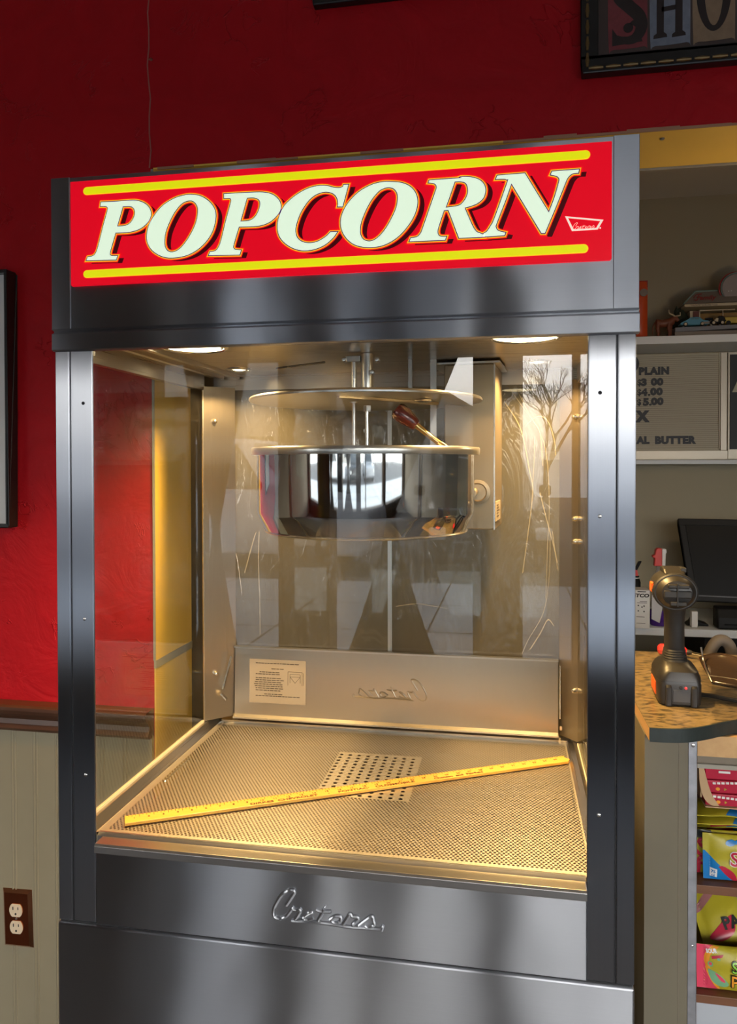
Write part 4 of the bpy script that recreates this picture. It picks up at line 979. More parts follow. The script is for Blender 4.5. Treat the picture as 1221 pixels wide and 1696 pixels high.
def shop_sign():
    t, p = frame('picture_frame', 'black framed lettered picture with gilt beading at the upper right', .9215, 1.93, 2.4308, 2.92, .034, .028, M['black'], plain('brown_print_ground', (.075, .05, .042), .6), plain('worn_gilt', (.20, .13, .05), .4, .6))
    yf = .598-.028*.45
    fn = mapper('xz', (0, yf, 0))
    def tile(x0, x1, z0, z1, m):
        r = .012
        lp = [(x0+r, z0), (x1-r*.6, z0+.002), (x1, z0+r), (x1-.002, z1-r), (x1-r, z1), (x0+r, z1-.002), (x0, z1-r), (x0+.001, z0+r)]
        MB().shape([smooth_loop(lp, 4)], fn, -.0003, .0008).build('letter_tile', m, p)
    dk = plain('print_dark_letter', (.028, .018, .016), .6)
    z0, z1 = 2.484, 2.71
    tile(.9775, 1.060, z0, z1, plain('tile_red', (.23, .045, .05), .7, noise_amt=.3, noise_scale=60))
    tile(1.0655, 1.149, z0, z1, plain('tile_blue', (.20, .22, .27), .7, noise_amt=.25, noise_scale=60))
    tile(1.154, 1.240, z0, z1, plain('tile_tan', (.30, .20, .12), .7, noise_amt=.25, noise_scale=60))
    tile(1.245, 1.331, z0, z1, plain('tile_teal', (.12, .2, .2), .7, noise_amt=.25, noise_scale=60))
    # S: a heavy curl with a ball at its inner end
    def L(b): b.build('print_letter', dk, p)
    b = MB()
    s = catmull([(1.046, yf-.001, 2.655), (1.030, yf-.001, 2.675), (1.006, yf-.001, 2.672), (.996, yf-.001, 2.640), (1.000, yf-.001, 2.600), (1.022, yf-.001, 2.575), (1.043, yf-.001, 2.552), (1.047, yf-.001, 2.525), (1.034, yf-.001, 2.505), (1.012, yf-.001, 2.502), (.994, yf-.001, 2.512)], 6)
    rr = []
    for i in range(len(s)):
        k = i/(len(s)-1); rr.append(.003+.0115*math.sin(math.pi*min(1, max(0, k)))**.7)
    b.tube(s, rr, 10, flat=None)
    for i, v in enumerate(b.v): b.v[i] = (v[0], yf-.001+(v[1]-yf+.001)*.06, v[2])
    b.lathe([(.0105, -.0006), (.0105, .0004)], (1.020, yf-.0008, 2.529), 20, axis='y')
    b.shape([[(1.022, 2.538), (1.036, 2.530), (1.040, 2.538), (1.030, 2.545)]], fn, 0, .0014)
    b.shape([[(.986, 2.492), (1.050, 2.497), (1.046, 2.507), (.998, 2.512), (.986, 2.530)]], fn, 0, .0014)
    L(b)
    def H(b, x):
        for dx in (0, .0385):
            b.shape([[(x+dx-.002, 2.499), (x+dx+.027, 2.501), (x+dx+.026, 2.507), (x+dx+.020, 2.512), (x+dx+.020, 2.690), (x+dx+.005, 2.690), (x+dx+.005, 2.510), (x+dx-.001, 2.506)]], fn, 0, .0014)
        b.shape([[(x+.015, 2.556), (x+.045, 2.559), (x+.045, 2.569), (x+.015, 2.566)]], fn, 0, .0014)
        return b
    L(H(MB(), 1.0745))
    def ring(cx, cz, rx, rz, t):
        return [[(cx+rx*math.cos(a), cz+rz*math.sin(a)) for a in [i*math.pi/18 for i in range(36)]], [(cx+(rx-t)*math.cos(a), cz+(rz-t*.7)*math.sin(a)) for a in [i*math.pi/18 for i in range(36)]]]
    L(MB().shape(ring(1.197, 2.596, .036, .092, .017), fn, 0, .0014))
    b = MB(); b.shape([[(1.262, 2.50), (1.284, 2.50), (1.284, 2.69), (1.262, 2.69)]], fn, 0, .0014); b.shape(ring(1.29, 2.645, .028, .045, .014), fn, 0, .0014); L(b)
shop_sign()

def wall_socket():
    # plate sits a little crooked on the wainscot
    cx, cz = -.4950, .3885
    t = thing('wall_socket', 'copper plated double wall socket on the beadboard', 'wall socket', (cx, .59, cz-.075))
    m = Matrix.Translation((cx, .588, cz)) @ Matrix.Rotation(math.radians(-1.5), 4, 'Y')
    hw, hh, bv = .042, .0755, .008
    vs = [(-hw, 0, -hh), (hw, 0, -hh), (hw, 0, hh), (-hw, 0, hh), (-hw+bv, -.008, -hh+bv), (hw-bv, -.008, -hh+bv), (hw-bv, -.008, hh-bv), (-hw+bv, -.008, hh-bv)]
    MB().add(vs, [(4, 5, 6, 7), (3, 2, 1, 0)], 0).add(vs, [(0, 1, 5, 4), (1, 2, 6, 5), (2, 3, 7, 6), (3, 0, 4, 7)], 1).xform(m).build('cover_plate', [M['copper'], M['copper_edge']], t)
    for dz in (.0235, -.0205):
        lp = [(.0185*math.cos(a), max(-.0165, min(.0165, .0205*math.sin(a)))) for a in [i*math.pi/20 for i in range(40)]]
        s = MB().prism(lp, lambda a, c, d: (a, -.008-d, c+dz), 0, .0025).xform(m).build('socket_face', M['ivory'], t, bevel=.0006)
        MB().box(-.0085, -.006, -.0112, -.0104, dz+.002, dz+.010).box(.006, .0082, -.0112, -.0104, dz+.0025, dz+.0095).lathe([(.0028, -.0112), (.0028, -.0104)], (0, 0, dz-.0085), 12, axis='y').xform(m).build('slot', M['gap'], s)
    MB().lathe([(0, -.0105), (.0028, -.0098), (.0034, -.008)], (0, 0, .0015), 12, axis='y').xform(m).build('plate_screw', M['bolt'], t)
wall_socket()

# ------------------------------------------------------------------ counter and candy cabinet
ZC = 1.14
def build_counter():
    t = thing('counter_top', 'speckled laminate counter with dark green edge beside the popcorn machine', 'counter', (1.5, .35, ZC-.021))
    front = [(.9864, .1074), (1.0225, .1085), (1.0517, .1170), (1.083, .136), (1.109, .156), (1.1378, .1745), (1.20, .212), (1.30, .258), (1.45, .30), (1.70, .335), (2.2, .36)]
    fl = [(p.x, p.y) for p in catmull([(a, b, 0) for a, b in front], 5)]
    poly = fl+[(2.2, .628), (.9840, .638)]
    xy = mapper('xy', (0, 0, 0))
    MB().prism(poly, xy, ZC-.0012, ZC).build('top_sheet', M['granite'], t)
    MB().prism(poly, xy, ZC-.0215, ZC-.0012).build('board', M['raw_wood'], t)
    b = MB()
    o = [(p[0], p[1]) for p in fl]
    band = o+[(p[0], p[1]-.0035) for p in reversed(o)]
    b.prism(band, xy, ZC-.0220, ZC+.0004)
    b.build('edge_band', M['edge_green'], t)
build_counter()

def build_cabinet():
    t = thing('candy_cabinet', 'beige cabinet with wooden candy shelves under the speckled counter', 'cabinet', (1.5, .38, 0))
    zt = ZC-.0222
    b = MB(); b.box(.985, 1.0535, .140, .600, 0, zt)
    pn = b.build('side_panel', M['cab_paint'], t)
    MB().box(1.0385, 1.0395, .1392, .1402, .2, zt-.006).build('seam', M['taupe_board'], pn)
    z = MB().box(1.0535, 1.0670, .1385, .150, 0, zt-.001).box(1.0660, 1.0670, .1385, .20, 0, zt-.001)
    cb = z.build('corner_bead', M['zinc'], t, bevel=.001)
    MB().lathe([(0, -.002), (.0028, -.0012), (.0034, 0)], (1.0605, .1385, 1.1045), 12, axis='y').lathe([(0, -.002), (.0018, -.001), (.002, 0)], (1.0605, .1385, .772), 10, axis='y').build('screw', M['bolt'], cb)
    MB().box(1.0535, 1.0700, .150, .56, 0, zt).build('inside_wall', M['cab_inside'], t)
    MB().box(1.07, 2.2, .55, .56, 0, zt).box(2.18, 2.2, .15, .55, 0, zt).build('back_panel', M['cab_inside'], t)
    MB().box(1.0672, 2.2, .150, .165, 1.0835, zt).build('top_rail', M['raw_wood'], t)
    ap = MB().box(1.080, 2.18, .205, .214, 1.0510, 1.0845).build('apron_board', M['taupe_board'], t)
    MB().box(1.080, 2.18, .198, .214, 1.0450, 1.0525).build('apron_lip', M['grey_strip'], ap)
    MB().box(1.0675, 2.18, .152, .55, .8525, .8672).build('shelf', M['shelf_wood'], t, bevel=.001)
    MB().box(1.0675, 2.18, .152, .55, .6690, .6832).build('shelf', M['shelf_wood'], t, bevel=.001)
    MB().box(1.0675, 2.18, .156, .165, .05, .6685).build('lower_panel', M['pale_panel'], t)
build_cabinet()

def pillow(w, h, th, nu=18, nv=14, crimp=.07, seed=0, sag=0.0):
    """a sealed bag: local u (width), v (height); returns front surface function and mesh data"""
    rnd = random.Random(seed)
    ph = [rnd.uniform(0, 6.28) for _ in range(6)]
    def depth(u, v):
        uu = min(1.0, max(0.0, (u-crimp)/(1-2*crimp)))
        a = max(0.0, 1-abs(2*uu-1)**4); c = max(0.0, 1-abs(2*v-1)**3.5)
        wr = .10*math.sin(9*u+5*v+ph[0])+.08*math.sin(15*v-6*u+ph[1])+.06*math.sin(23*u+ph[2])
        return th*.5*(a*c)**.75*(1+wr*.8)+.0008
    def front(u, v): return (u*w, v*h, depth(u, v))
    vs = []; fs = []
    for s in (1, -1):
        for i in range(nv+1):
            for j in range(nu+1):
                x, y, z = front(j/nu, i/nv); vs.append((x, y, z*s))
    m = (nu+1)*(nv+1)
    for i in range(nv):
        for j in range(nu):
            a = i*(nu+1)+j
            fs.append((a, a+1, a+nu+2, a+nu+1)); fs.append((m+a, m+a+nu+1, m+a+nu+2, m+a+1))
    ring = [j for j in range(nu+1)]+[i*(nu+1)+nu for i in range(1, nv+1)]+[nv*(nu+1)+j for j in range(nu-1, -1, -1)]+[i*(nu+1) for i in range(nv-1, 0, -1)]
    for k in range(len(ring)):
        a, b_ = ring[k], ring[(k+1) % len(ring)]; fs.append((a, m+a, m+b_, b_))
    return vs, fs, depth

def bag(name, label, cat, w, h, th, base, matx, decals, group, seed=0, texts=(), wave=0.0):
    """decals: (name, loops in bag fractions, material); they follow the front of the bag"""
    org = matx @ Vector((w/2, 0, 0))
    t = thing(name, label, cat, tuple(org), group)
    vs, fs, depth = pillow(w, h, th, 54, 40, seed=seed)
    wv = lambda x, y: wave*(math.sin(x/w*7.5+seed*.35)+.5*math.sin(x/w*17+seed*.6))*(1-.6*y/h)
    vs = [(x, y, z+wv(x, y)) for x, y, z in vs]
    body = MB().add(vs, fs, 0, True).xform(matx).build('wrapper', base, t, angle=60)
    lift = [.00032]
    def drape(mb, k):
        out = []
        for x, y, z in mb.v:
            u = min(1, max(0, x/w)); v = min(1, max(0, y/h))
            out.append((u*w, v*h, depth(u, v)+lift[0]*k+z*.3+wv(u*w, v*h)))
        mb.v = out; return mb
    for k, (nm, loops, mt) in enumerate(decals):
        mb = MB()
        for lp in loops:
            # fill by clipping a fine grid to the outline so that the print follows the bag
            us = [p[0] for p in lp]; vs_ = [p[1] for p in lp]
            n = max(8, int((max(vs_)-min(vs_))/.018))
            u0, u1, v0, v1 = min(us), max(us), min(vs_), max(vs_)
            for r in range(n):
                ya = v0+(v1-v0)*r/n; yb_ = v0+(v1-v0)*(r+1)/n
                def spans(y):
                    xs = []
                    j = len(lp)-1
                    for i in range(len(lp)):
                        if (lp[i][1] > y) != (lp[j][1] > y): xs.append((lp[j][0]-lp[i][0])*(y-lp[i][1])/(lp[j][1]-lp[i][1])+lp[i][0])
                        j = i
                    return sorted(xs)
                ym = (ya+yb_)/2
                e = (yb_-ya)*.02
                A, Bq = spans(ya+e), spans(yb_-e)
                if len(A) != len(Bq): A = Bq = spans(ym)
                for q in range(0, len(A)-1, 2):
                    seg = max(1, int(abs(A[q+1]-A[q])/.018))
                    for g in range(seg):
                        f0, f1 = g/seg, (g+1)/seg
                        P = [(A[q]+(A[q+1]-A[q])*f0, ya), (A[q]+(A[q+1]-A[q])*f1, ya), (Bq[q]+(Bq[q+1]-Bq[q])*f1, yb_), (Bq[q]+(Bq[q+1]-Bq[q])*f0, yb_)]
                        mb.add([(x*w, y*h, 0) for x, y in P], [(0, 1, 2, 3)])
        drape(mb, k+1).xform(matx).build(nm, mt, body, recalc=False)
    for k, (nm, s, size, u, v, mt, bold, sq, rot) in enumerate(texts):
        mb = MB()
        cr, sr = math.cos(rot), math.sin(rot)
        mb.text(s, size, lambda a, b, z: (u*w+a*cr-b*sr, v*h+a*sr+b*cr, z), 0, .0002, bold=bold, squash=sq)
        drape(mb, len(decals)+2+k*1.5).xform(matx).build(nm, mt, body, recalc=False)
    return t

def stand(x, y, z, lean=0.0, turn=0.0, roll=0.0):
    """bag standing up: width to +x, height to +z, front towards the viewer"""
    return Matrix.Translation((x, y, z)) @ Matrix.Rotation(turn, 4, 'Z') @ Matrix.Rotation(math.pi/2-lean, 4, 'X') @ Matrix.Rotation(roll, 4, 'Z')

def build_candy():
    def ell(cx, cy, rx, ry, rot=0, n=24):
        return [(cx+rx*math.cos(a)*math.cos(rot)-ry*math.sin(a)*math.sin(rot), cy+rx*math.cos(a)*math.sin(rot)+ry*math.sin(a)*math.cos(rot)) for a in [2*math.pi*i/n for i in range(n)]]
    # front yellow bag, upper shelf
    fish = [('blue_corner', [[(.0, .0), (.33, .0), (.02, .62), (.0, .62)]], M['bag_blue']),
            ('pink_swoosh', [smooth_loop([(.147, .31, 1), (.20, .33), (.30, .20), (.345, .0, 1), (.30, .0, 1), (.22, .14)], 5)], M['bag_red']),
            ('blue_leaf', [ell(.275, .85, .048, .075, -.35), ell(.345, .88, .03, .055, -.5)], M['bag_blue']),
            ('white_tag', [[(.063, .07), (.132, .06), (.134, .25), (.068, .26)]], M['bag_white'])]
    bag('candy_bag', 'yellow candy bag with blue corner standing at the front of the upper shelf', 'candy bag', .155, .074, .018, M['bag_yellow'],
        stand(1.0850, .172, .8697, lean=.10, turn=.0, roll=0), fish, 'yellow and blue candy bags', 1,
        (('white_outline', 'Sw', .0320, .258, .37, M['bag_white'], .0016, 1.0, -.05), ('red_lettering', 'Sw', .0320, .258, .37, M['bag_red'], .0005, 1.0, -.05),
         ('white_outline', 'F', .026, .375, .09, M['bag_white'], .0013, 1.0, -.05), ('red_lettering', 'F', .026, .375, .09, M['bag_pink'], .0004, 1.0, -.05),
         ('tag_print', '75', .0065, .072, .165, M['bag_blue'], .0002, 1.0, -.03), ('tag_print', 'cal', .0050, .072, .095, M['bag_blue'], .0001, 1.0, -.03)))
    bag('candy_bag', 'yellow bag with a red letter tucked behind the front bag by the cabinet wall', 'candy bag', .12, .074, .012, M['bag_yellow'],
        stand(1.0745, .1900, .8697, lean=.0, turn=.04), [('dark_patch', [[(.0, .80), (.25, .84), (.22, 1.0), (.0, 1.0)]], M['bag_dark'])], 'yellow and blue candy bags', 2,
        (('red_lettering', 'S', .045, .03, .40, M['bag_red'], .001, 1.0, 0), ('red_lettering', 'f', .04, .02, .02, M['bag_red'], .001, 1.0, 0)))
    # five bags lying flat in a pile behind
    rnd = random.Random(5)
    words = ('lowest', 'second from the bottom', 'middle', 'second from the top', 'topmost')
    z = .9208
    # two plain bags at the back carry the pile
    for k in range(2):
        bag('candy_bag', ('yellow bag lying at the bottom of the back pile', 'yellow bag lying second in the back pile')[k], 'candy bag', .155, .190, .0182, M['bag_yellow'],
            Matrix.Translation((1.0760, .205, .8795+k*.0232)) @ Matrix.Rotation(.01*(k-1), 4, 'Z'), [], 'yellow and blue candy bags', 20+k)
    for k in range(5):
        dec = [('blue_band', [[(.34+.05*(k % 2), .0), (1, .0), (1, 1), (.62, 1)]], M['bag_blue']), ('red_patch', [smooth_loop([(.10+.04*k % .2, .0, 1), (.42, .02, 1), (.40, .35), (.22, .4)], 4)], M['bag_red'])]
        if k in (0, 3, 4): dec = dec[:1]
        bag('candy_bag', 'yellow and blue candy bag lying flat, %s in the pile' % words[k], 'candy bag', .160, .072, .0072, M['bag_yellow'],
            Matrix.Translation((1.0770, .206+rnd.uniform(-.006, .006), z+k*.0092)) @ Matrix.Rotation(rnd.uniform(-.02, .04), 4, 'Z'), dec, 'yellow and blue candy bags', 30+k, (), .0016)
    # tan display carton with dark red packs at the back of the upper shelf
    t = thing('display_carton', 'tan cardboard display carton holding the dark red packs', 'carton', (1.17, .27, .9680))
    lp = smooth_loop([(1.0885, 1.044, 1), (1.0958, 1.044, 1), (1.1013, 1.0202), (1.1093, .9943), (1.1222, .9731, 1), (1.1094, .9735), (1.0974, .9849), (1.0904, 1.0088)], 5)
    MB().prism(lp, lambda a, c, d: (a, d, c), .2200, .2225).build('carton_side', M['card'], t)
    MB().box(1.100, 1.33, .2225, .32, .9680, .9696).build('carton_tray', M['card'], t)
    MB().box(1.100, 1.33, .318, .320, .9696, 1.043).box(1.092, 1.094, .2225, .320, .985, 1.043).build('carton_back', M['card'], t)
    for k, (z0, h) in enumerate(((.9705, .0205), (.9918, .0215), (1.0140, .0290))):
        rp = MB().box(1.0985+.0015*k if k else 1.101, 1.31, .226+.003*k, .316, z0, z0+h).build('candy_box', M['bag_red'], None, bevel=.002)
        tag(rp, ('dark red candy pack at the bottom of the tan carton', 'dark red candy pack in the middle of the tan carton', 'dark red candy pack on top in the tan carton')[k], 'candy box', 'dark red packs in the carton')
        yf = .226+.003*k
        if k < 2:
            d = MB()
            for i in range(6):
                x = 1.1135+i*.0072
                d.box(x, x+.0050, yf-.0008, yf+.001, z0+h*.70+.0005*i*(1 if k else -1), z0+h*.70+.0036+.0005*i*(1 if k else -1))
            d.build('white_dashes', M['bag_white'], rp)
            MB().lathe([(.0030, -.0006), (.0030, .001)], (1.122, yf-.0002, z0+h*.34), 12, axis='y', sx=1.2).build('gold_mark', M['bag_orange'], rp)
            MB().lathe([(.0026, -.0006), (.0026, .001)], (1.134, yf-.0002, z0+h*.34), 3, axis='y').build('gold_mark', M['bag_yellow'], rp)
        else:
            MB().box(1.124, 1.143, yf-.0008, yf+.001, z0+.012, z0+.0157).build('pale_mark', M['bag_white'], rp)
    # lower shelf
    sp = [('pink_edge', [smooth_loop([(.0, 1, 1), (.15, 1, 1), (.075, .80), (.085, .45), (.14, .20), (.19, .02, 1), (.12, .0, 1), (.0, .0, 1)], 5)], M['bag_pink']),
          ('orange_edge', [smooth_loop([(.13, .99, 1), (.20, .99, 1), (.115, .78), (.115, .45), (.165, .20), (.20, .04, 1), (.175, .04, 1), (.125, .20), (.075, .48), (.070, .78)], 5)], M['bag_orange']),
          ('red_ribbon', [[(.125, .78), (.23, .86), (.215, .79), (.13, .72)]], M['bag_red']),
          ('melon_slice', [smooth_loop([(.095, .47), (.13, .46), (.20, .38), (.265, .22), (.245, .12), (.18, .13), (.12, .25)], 5), ell(.115, .60, .022, .065), ell(.185, .74, .014, .03)], M['bag_melon']),
          ('melon_flesh', [smooth_loop([(.155, .42), (.215, .33), (.24, .24), (.20, .26)], 5), ell(.115, .61, .012, .04)], M['bag_pink'])]
    bag('candy_bag', 'yellow bag with pink edge and melon slice at the front of the lower shelf', 'candy bag', .180, .0705, .022, M['bag_yellow'],
        stand(1.0750, .170, .6850, lean=.08), sp, 'yellow and pink candy bags', 8,
        (('white_lettering', 'SOUR', .0085, .083, .84, M['bag_white'], .0004, .75, .16),
         ('black_outline', 'So', .0255, .292, .50, M['bag_dark'], .0017, .9, .02), ('black_outline', 'PA', .0270, .283, .16, M['bag_dark'], .0017, .9, 0),
         ('green_lettering', 'So', .0255, .292, .505, M['bag_green'], .0003, .9, .02), ('orange_lettering', 'PA', .0270, .283, .165, M['bag_orange'], .0003, .9, 0)))
    bag('candy_bag', 'yellow bag with a pink streak slumped behind the front bag on the lower shelf', 'candy bag', .165, .10, .024, M['bag_yellow'],
        Matrix.Translation((1.0960, .212, .7300)) @ Matrix.Rotation(.85, 4, 'X') @ Matrix.Rotation(.16, 4, 'Z'),
        [('pink_streak', [smooth_loop([(.04, .50), (.22, .74), (.28, .86), (.20, .86), (.03, .60)], 4)], plain('streak_pink', (.30, .12, .12), .4)), ('dark_print', [smooth_loop([(.08, .10), (.16, .22), (.28, .36), (.36, .40), (.34, .16), (.20, .04)], 4)], M['bag_red']), ('teal_spot', [ell(.52, .70, .06, .14)], M['bag_melon'])], 'yellow and pink candy bags', 9,
        (('dark_lettering', 'PA', .026, .24, .20, M['bag_dark'], .001, 1.0, .10),))
    for k in range(2):
        bag('candy_bag', ('yellow bag lying at the bottom behind the lower front bag', 'yellow bag lying second behind the lower front bag')[k], 'candy bag', .165, .10, .0190, M['bag_yellow'],
            Matrix.Translation((1.0755, .222, .6965+k*.024)) @ Matrix.Rotation(.02-.05*k, 4, 'Z'), [], 'yellow and pink candy bags', 40+k)
build_candy()

# ------------------------------------------------------------------ things lying on the counter
def build_drill():
    ox, oy = 1.0595, .2270
    t = thing('cordless_drill', 'black and orange cordless drill standing on its battery on the counter', 'drill', (ox, oy+.05, ZC))
    m = Matrix.Translation((ox, oy, ZC)) @ Matrix.Rotation(math.radians(-3), 4, 'Z')
    def loft(mb, secs, n=20, mi=0, sq=2.0):
        vs = []; fs = []
        for cx, cy_, z, rx, ry, e in secs:
            for k in range(n):
                a = 2*math.pi*k/n; c, s = math.cos(a), math.sin(a)
                vs.append((cx+rx*abs(c)**(2/e)*(1 if c >= 0 else -1), cy_+ry*abs(s)**(2/e)*(1 if s >= 0 else -1), z))
        for i in range(len(secs)-1):
            for k in range(n): fs.append((i*n+k, i*n+(k+1) % n, (i+1)*n+(k+1) % n, (i+1)*n+k))
        fs += [tuple(range(n-1, -1, -1)), tuple((len(secs)-1)*n+k for k in range(n))]
        return mb.add(vs, fs, mi, True)
    # battery with two bosses at the back
    b = loft(MB(), [(0, .058, .001, .0345, .056, 7), (0, .058, .004, .0365, .058, 7), (0, .058, .038, .0375, .059, 7), (0, .058, .044, .0360, .0575, 7)], 40)
    bt = b.xform(m).build('battery', M['drill_body'], t, angle=30)
    for sx in (-.020, .0225):
        loft(MB(), [(sx, .001, .002, .0058, .005, 4), (sx, .001, .034, .0055, .0055, 4), (sx, .0025, .038, .0045, .004, 4)], 16).xform(m).build('latch_boss', M['drill_grip'], bt)
    MB().box(-.013, .0165, -.0012, .002, .008, .030).xform(m).build('rear_plate', plain('grey_plate', (.055, .057, .062), .35), bt, bevel=.001)
    MB().lathe([(0, -.003), (.0030, -.002), (.0034, .001)], (.0005, -.0005, .034), 12, axis='y').xform(m).build('button', M['gap'], bt)
    MB().lathe([(0, -.003), (.0022, -.002), (.0025, .001)], (.0085, -.0005, .034), 12, axis='y').xform(m).build('charge_light', M['led'], bt)
    MB().box(-.0385, -.036, .030, .085, .012, .034).xform(m).build('orange_label', M['orange'], bt)
    # foot above the battery
    f = loft(MB(), [(0, .058, .0445, .0375, .059, 6), (0, .058, .050, .0365, .058, 6), (0, .057, .060, .0325, .054, 5), (-.002, .055, .066, .0265, .045, 4), (-.003, .052, .072, .022, .030, 3)], 40)
    ft = f.xform(m).build('foot', M['drill_body'], t, angle=30)
    MB().box(-.001, .001, .0030, .006, .047, .060).xform(m).build('seam', M['drill_grip'], ft)
    # grip with ribs at the bottom
    secs = [(-.003, .052, .070, .0225, .0285, 2.6)]
    for i in range(5):
        z = .073+i*.0042; r = .0205-.0007*i
        secs += [(-.003, .052, z, r+.0012, r*1.25+.0012, 2.6), (-.003, .052, z+.003, r-.0004, r*1.25-.0004, 2.6)]
    secs += [(-.0035, .051, .10, .0172, .0230, 2.5), (-.004, .048, .13, .0168, .0225, 2.5), (-.0045, .045, .155, .0175, .0235, 2.5), (-.0045, .045, .172, .020, .030, 2.5)]
    gr = loft(MB(), secs, 32).xform(m).build('grip', M['drill_grip'], t, angle=40)
    MB().box(-.010, .002, .071, .080, .135, .160).xform(m).build('trigger', M['orange'], gr, bevel=.002)
    # motor head: a barrel pointing away from the viewer
    hx, hz = -.0065, .1995
    prof = [(0, -.004), (.014, -.0035), (.024, .000), (.0300, .008), (.0330, .018), (.0345, .034), (.0350, .060), (.0340, .085), (.0320, .100), (.0300, .112), (.024, .122), (.018, .130), (.0185, .165), (.012, .172), (0, .173)]
    hd = MB().lathe(prof, (hx, 0, hz), 44, axis='y', sx=1.06, sy=.92).xform(m).build('motor_housing', M['drill_body'], t, angle=30)
    MB().lathe([(.0336, .014), (.0362, .016), (.0362, .022), (.0346, .025)], (hx, 0, hz), 44, axis='y', sx=1.06, sy=.92).xform(m).build('rear_ring', M['drill_grip'], hd)
    b = MB()
    b.box(hx-.022, hx+.024, -.006, .010, hz-.0075, hz+.0055)
    b.box(hx-.016, hx+.020, -.0075, .012, hz+.0095, hz+.0165)
    b.box(hx-.012, hx+.016, -.0065, .012, hz-.0215, hz-.0135)
    b.xform(m).build('rear_rib', M['drill_grip'], hd, bevel=.002)
    v = MB()
    for k, a in enumerate((2.75, 3.15, 3.5)):
        cx, cz = hx+.0352*1.06*math.cos(a), hz+.0352*.92*math.sin(a)
        v.lathe([(0, -.0012), (.0030, 0), (0, .0012)], (cx, .034, cz), 8, axis='x', sx=1.0, sy=1.0)
    v.xform(m).build('vent', M['gap'], hd)
    MB().box(hx-.0385, hx-.0330, .036, .060, hz-.004, hz+.012).xform(m).build('orange_label', M['orange'], hd, bevel=.001)
    MB().prism([(.030, hz+.030), (.100, hz+.027), (.090, hz+.037), (.070, hz+.040), (.044, hz+.037)], lambda a, c, d: (hx+d, a, c), -.017, .020).xform(m).build('speed_cap', M['drill_body'], hd, bevel=.003)
    MB().box(hx+.012, hx+.022, .040, .060, hz+.032, hz+.040).xform(m).build('speed_switch', M['drill_grip'], hd, bevel=.001)
    MB().box(hx-.001, hx+.001, -.0085, .002, hz-.022, hz+.018).xform(m).build('seam', M['gap'], hd)
build_drill()

def build_counter_things():
    # screwdriver lying behind the drill
    a = Vector((1.0960, .6050, ZC+.0135)); c = Vector((1.1560, .575, ZC+.0115)); e = Vector((1.1850, .510, ZC+.0035))
    t = thing('screwdriver', 'red handled screwdriver lying on the counter behind the drill', 'screwdriver', (1.14, .57, ZC))
    d = Vector((1, -.45, 0)).normalized()
    p0 = Vector((1.092, .612, ZC+.0135)); 
    hnd = MB().tube([p0, p0+d*.003, p0+d*.012, p0+d*.03, p0+d*.055, p0+d*.062], [.007, .0115, .0130, .0120, .0125, .006], 6).build('handle', M['tool_red'], t, angle=20)
    MB().tube([p0+d*.062, p0+d*.066, p0+d*.072], [.006, .0062, .004], 12).build('collar', M['drill_body'], t)
    MB().tube([p0+d*.070, p0+d*.10+Vector((0, 0, -.003)), p0+d*.150+Vector((0, 0, -.0095))], .0028, 10).build('blade', M['chrome'], t)
    # smoked safety glasses folded on the counter
    t = thing('safety_glasses', 'smoked brown safety glasses with thin arms on the counter right of the drill', 'glasses', (1.205, .38, ZC))
    b = MB(); vs = []; fs = []; nu, nv = 18, 10
    for i in range(nv+1):
        for j in range(nu+1):
            u = j/nu; v = i/nv
            x = 1.150+u*.125; top = .040*math.sin(math.pi*min(1, u*1.1+.12))**.6
            y = .430-.095*u+.030*math.sin(math.pi*v)*.6-.045*(1-v)
            z = ZC+.004+v*top+.006*(1-u)*0
            vs.append((x, y+v*.06, z))
    for i in range(nv):
        for j in range(nu): fs.append((i*(nu+1)+j, i*(nu+1)+j+1, (i+1)*(nu+1)+j+1, (i+1)*(nu+1)+j))
    ln = b.add(vs, fs, 0, True).build('lens', M['smoked'], t, recalc=False)
    md = ln.modifiers.new('thick', 'SOLIDIFY'); md.thickness = .002
    MB().tube(catmull([vs[0], (1.148, .41, ZC+.016), (1.1520, .46, ZC+.028), (1.150, .47, ZC+.052)], 5), .0018, 8).build('arm', M['satin'], t)
    MB().tube([vs[2*(nu+1)], vs[2*(nu+1)+6], vs[1*(nu+1)+12], vs[nu]], .0013, 6).build('rim_wire', M['satin'], t)
    # flat black strap between drill and glasses
    b = MB(); pts = catmull([(1.100, .300, ZC+.0035), (1.125, .285, ZC+.006), (1.150, .272, ZC+.005), (1.18, .268, ZC+.004), (1.235, .262, ZC+.004)], 6)
    b.tube(pts, .0085, 10, flat=.4)
    for i, v in enumerate(b.v): b.v[i] = (v[0], v[1], max(v[2], ZC+.0004))
    tag(b.build('strap', M['drill_grip'], None), 'black strap lying on the counter beside the drill battery', 'strap')
build_counter_things()

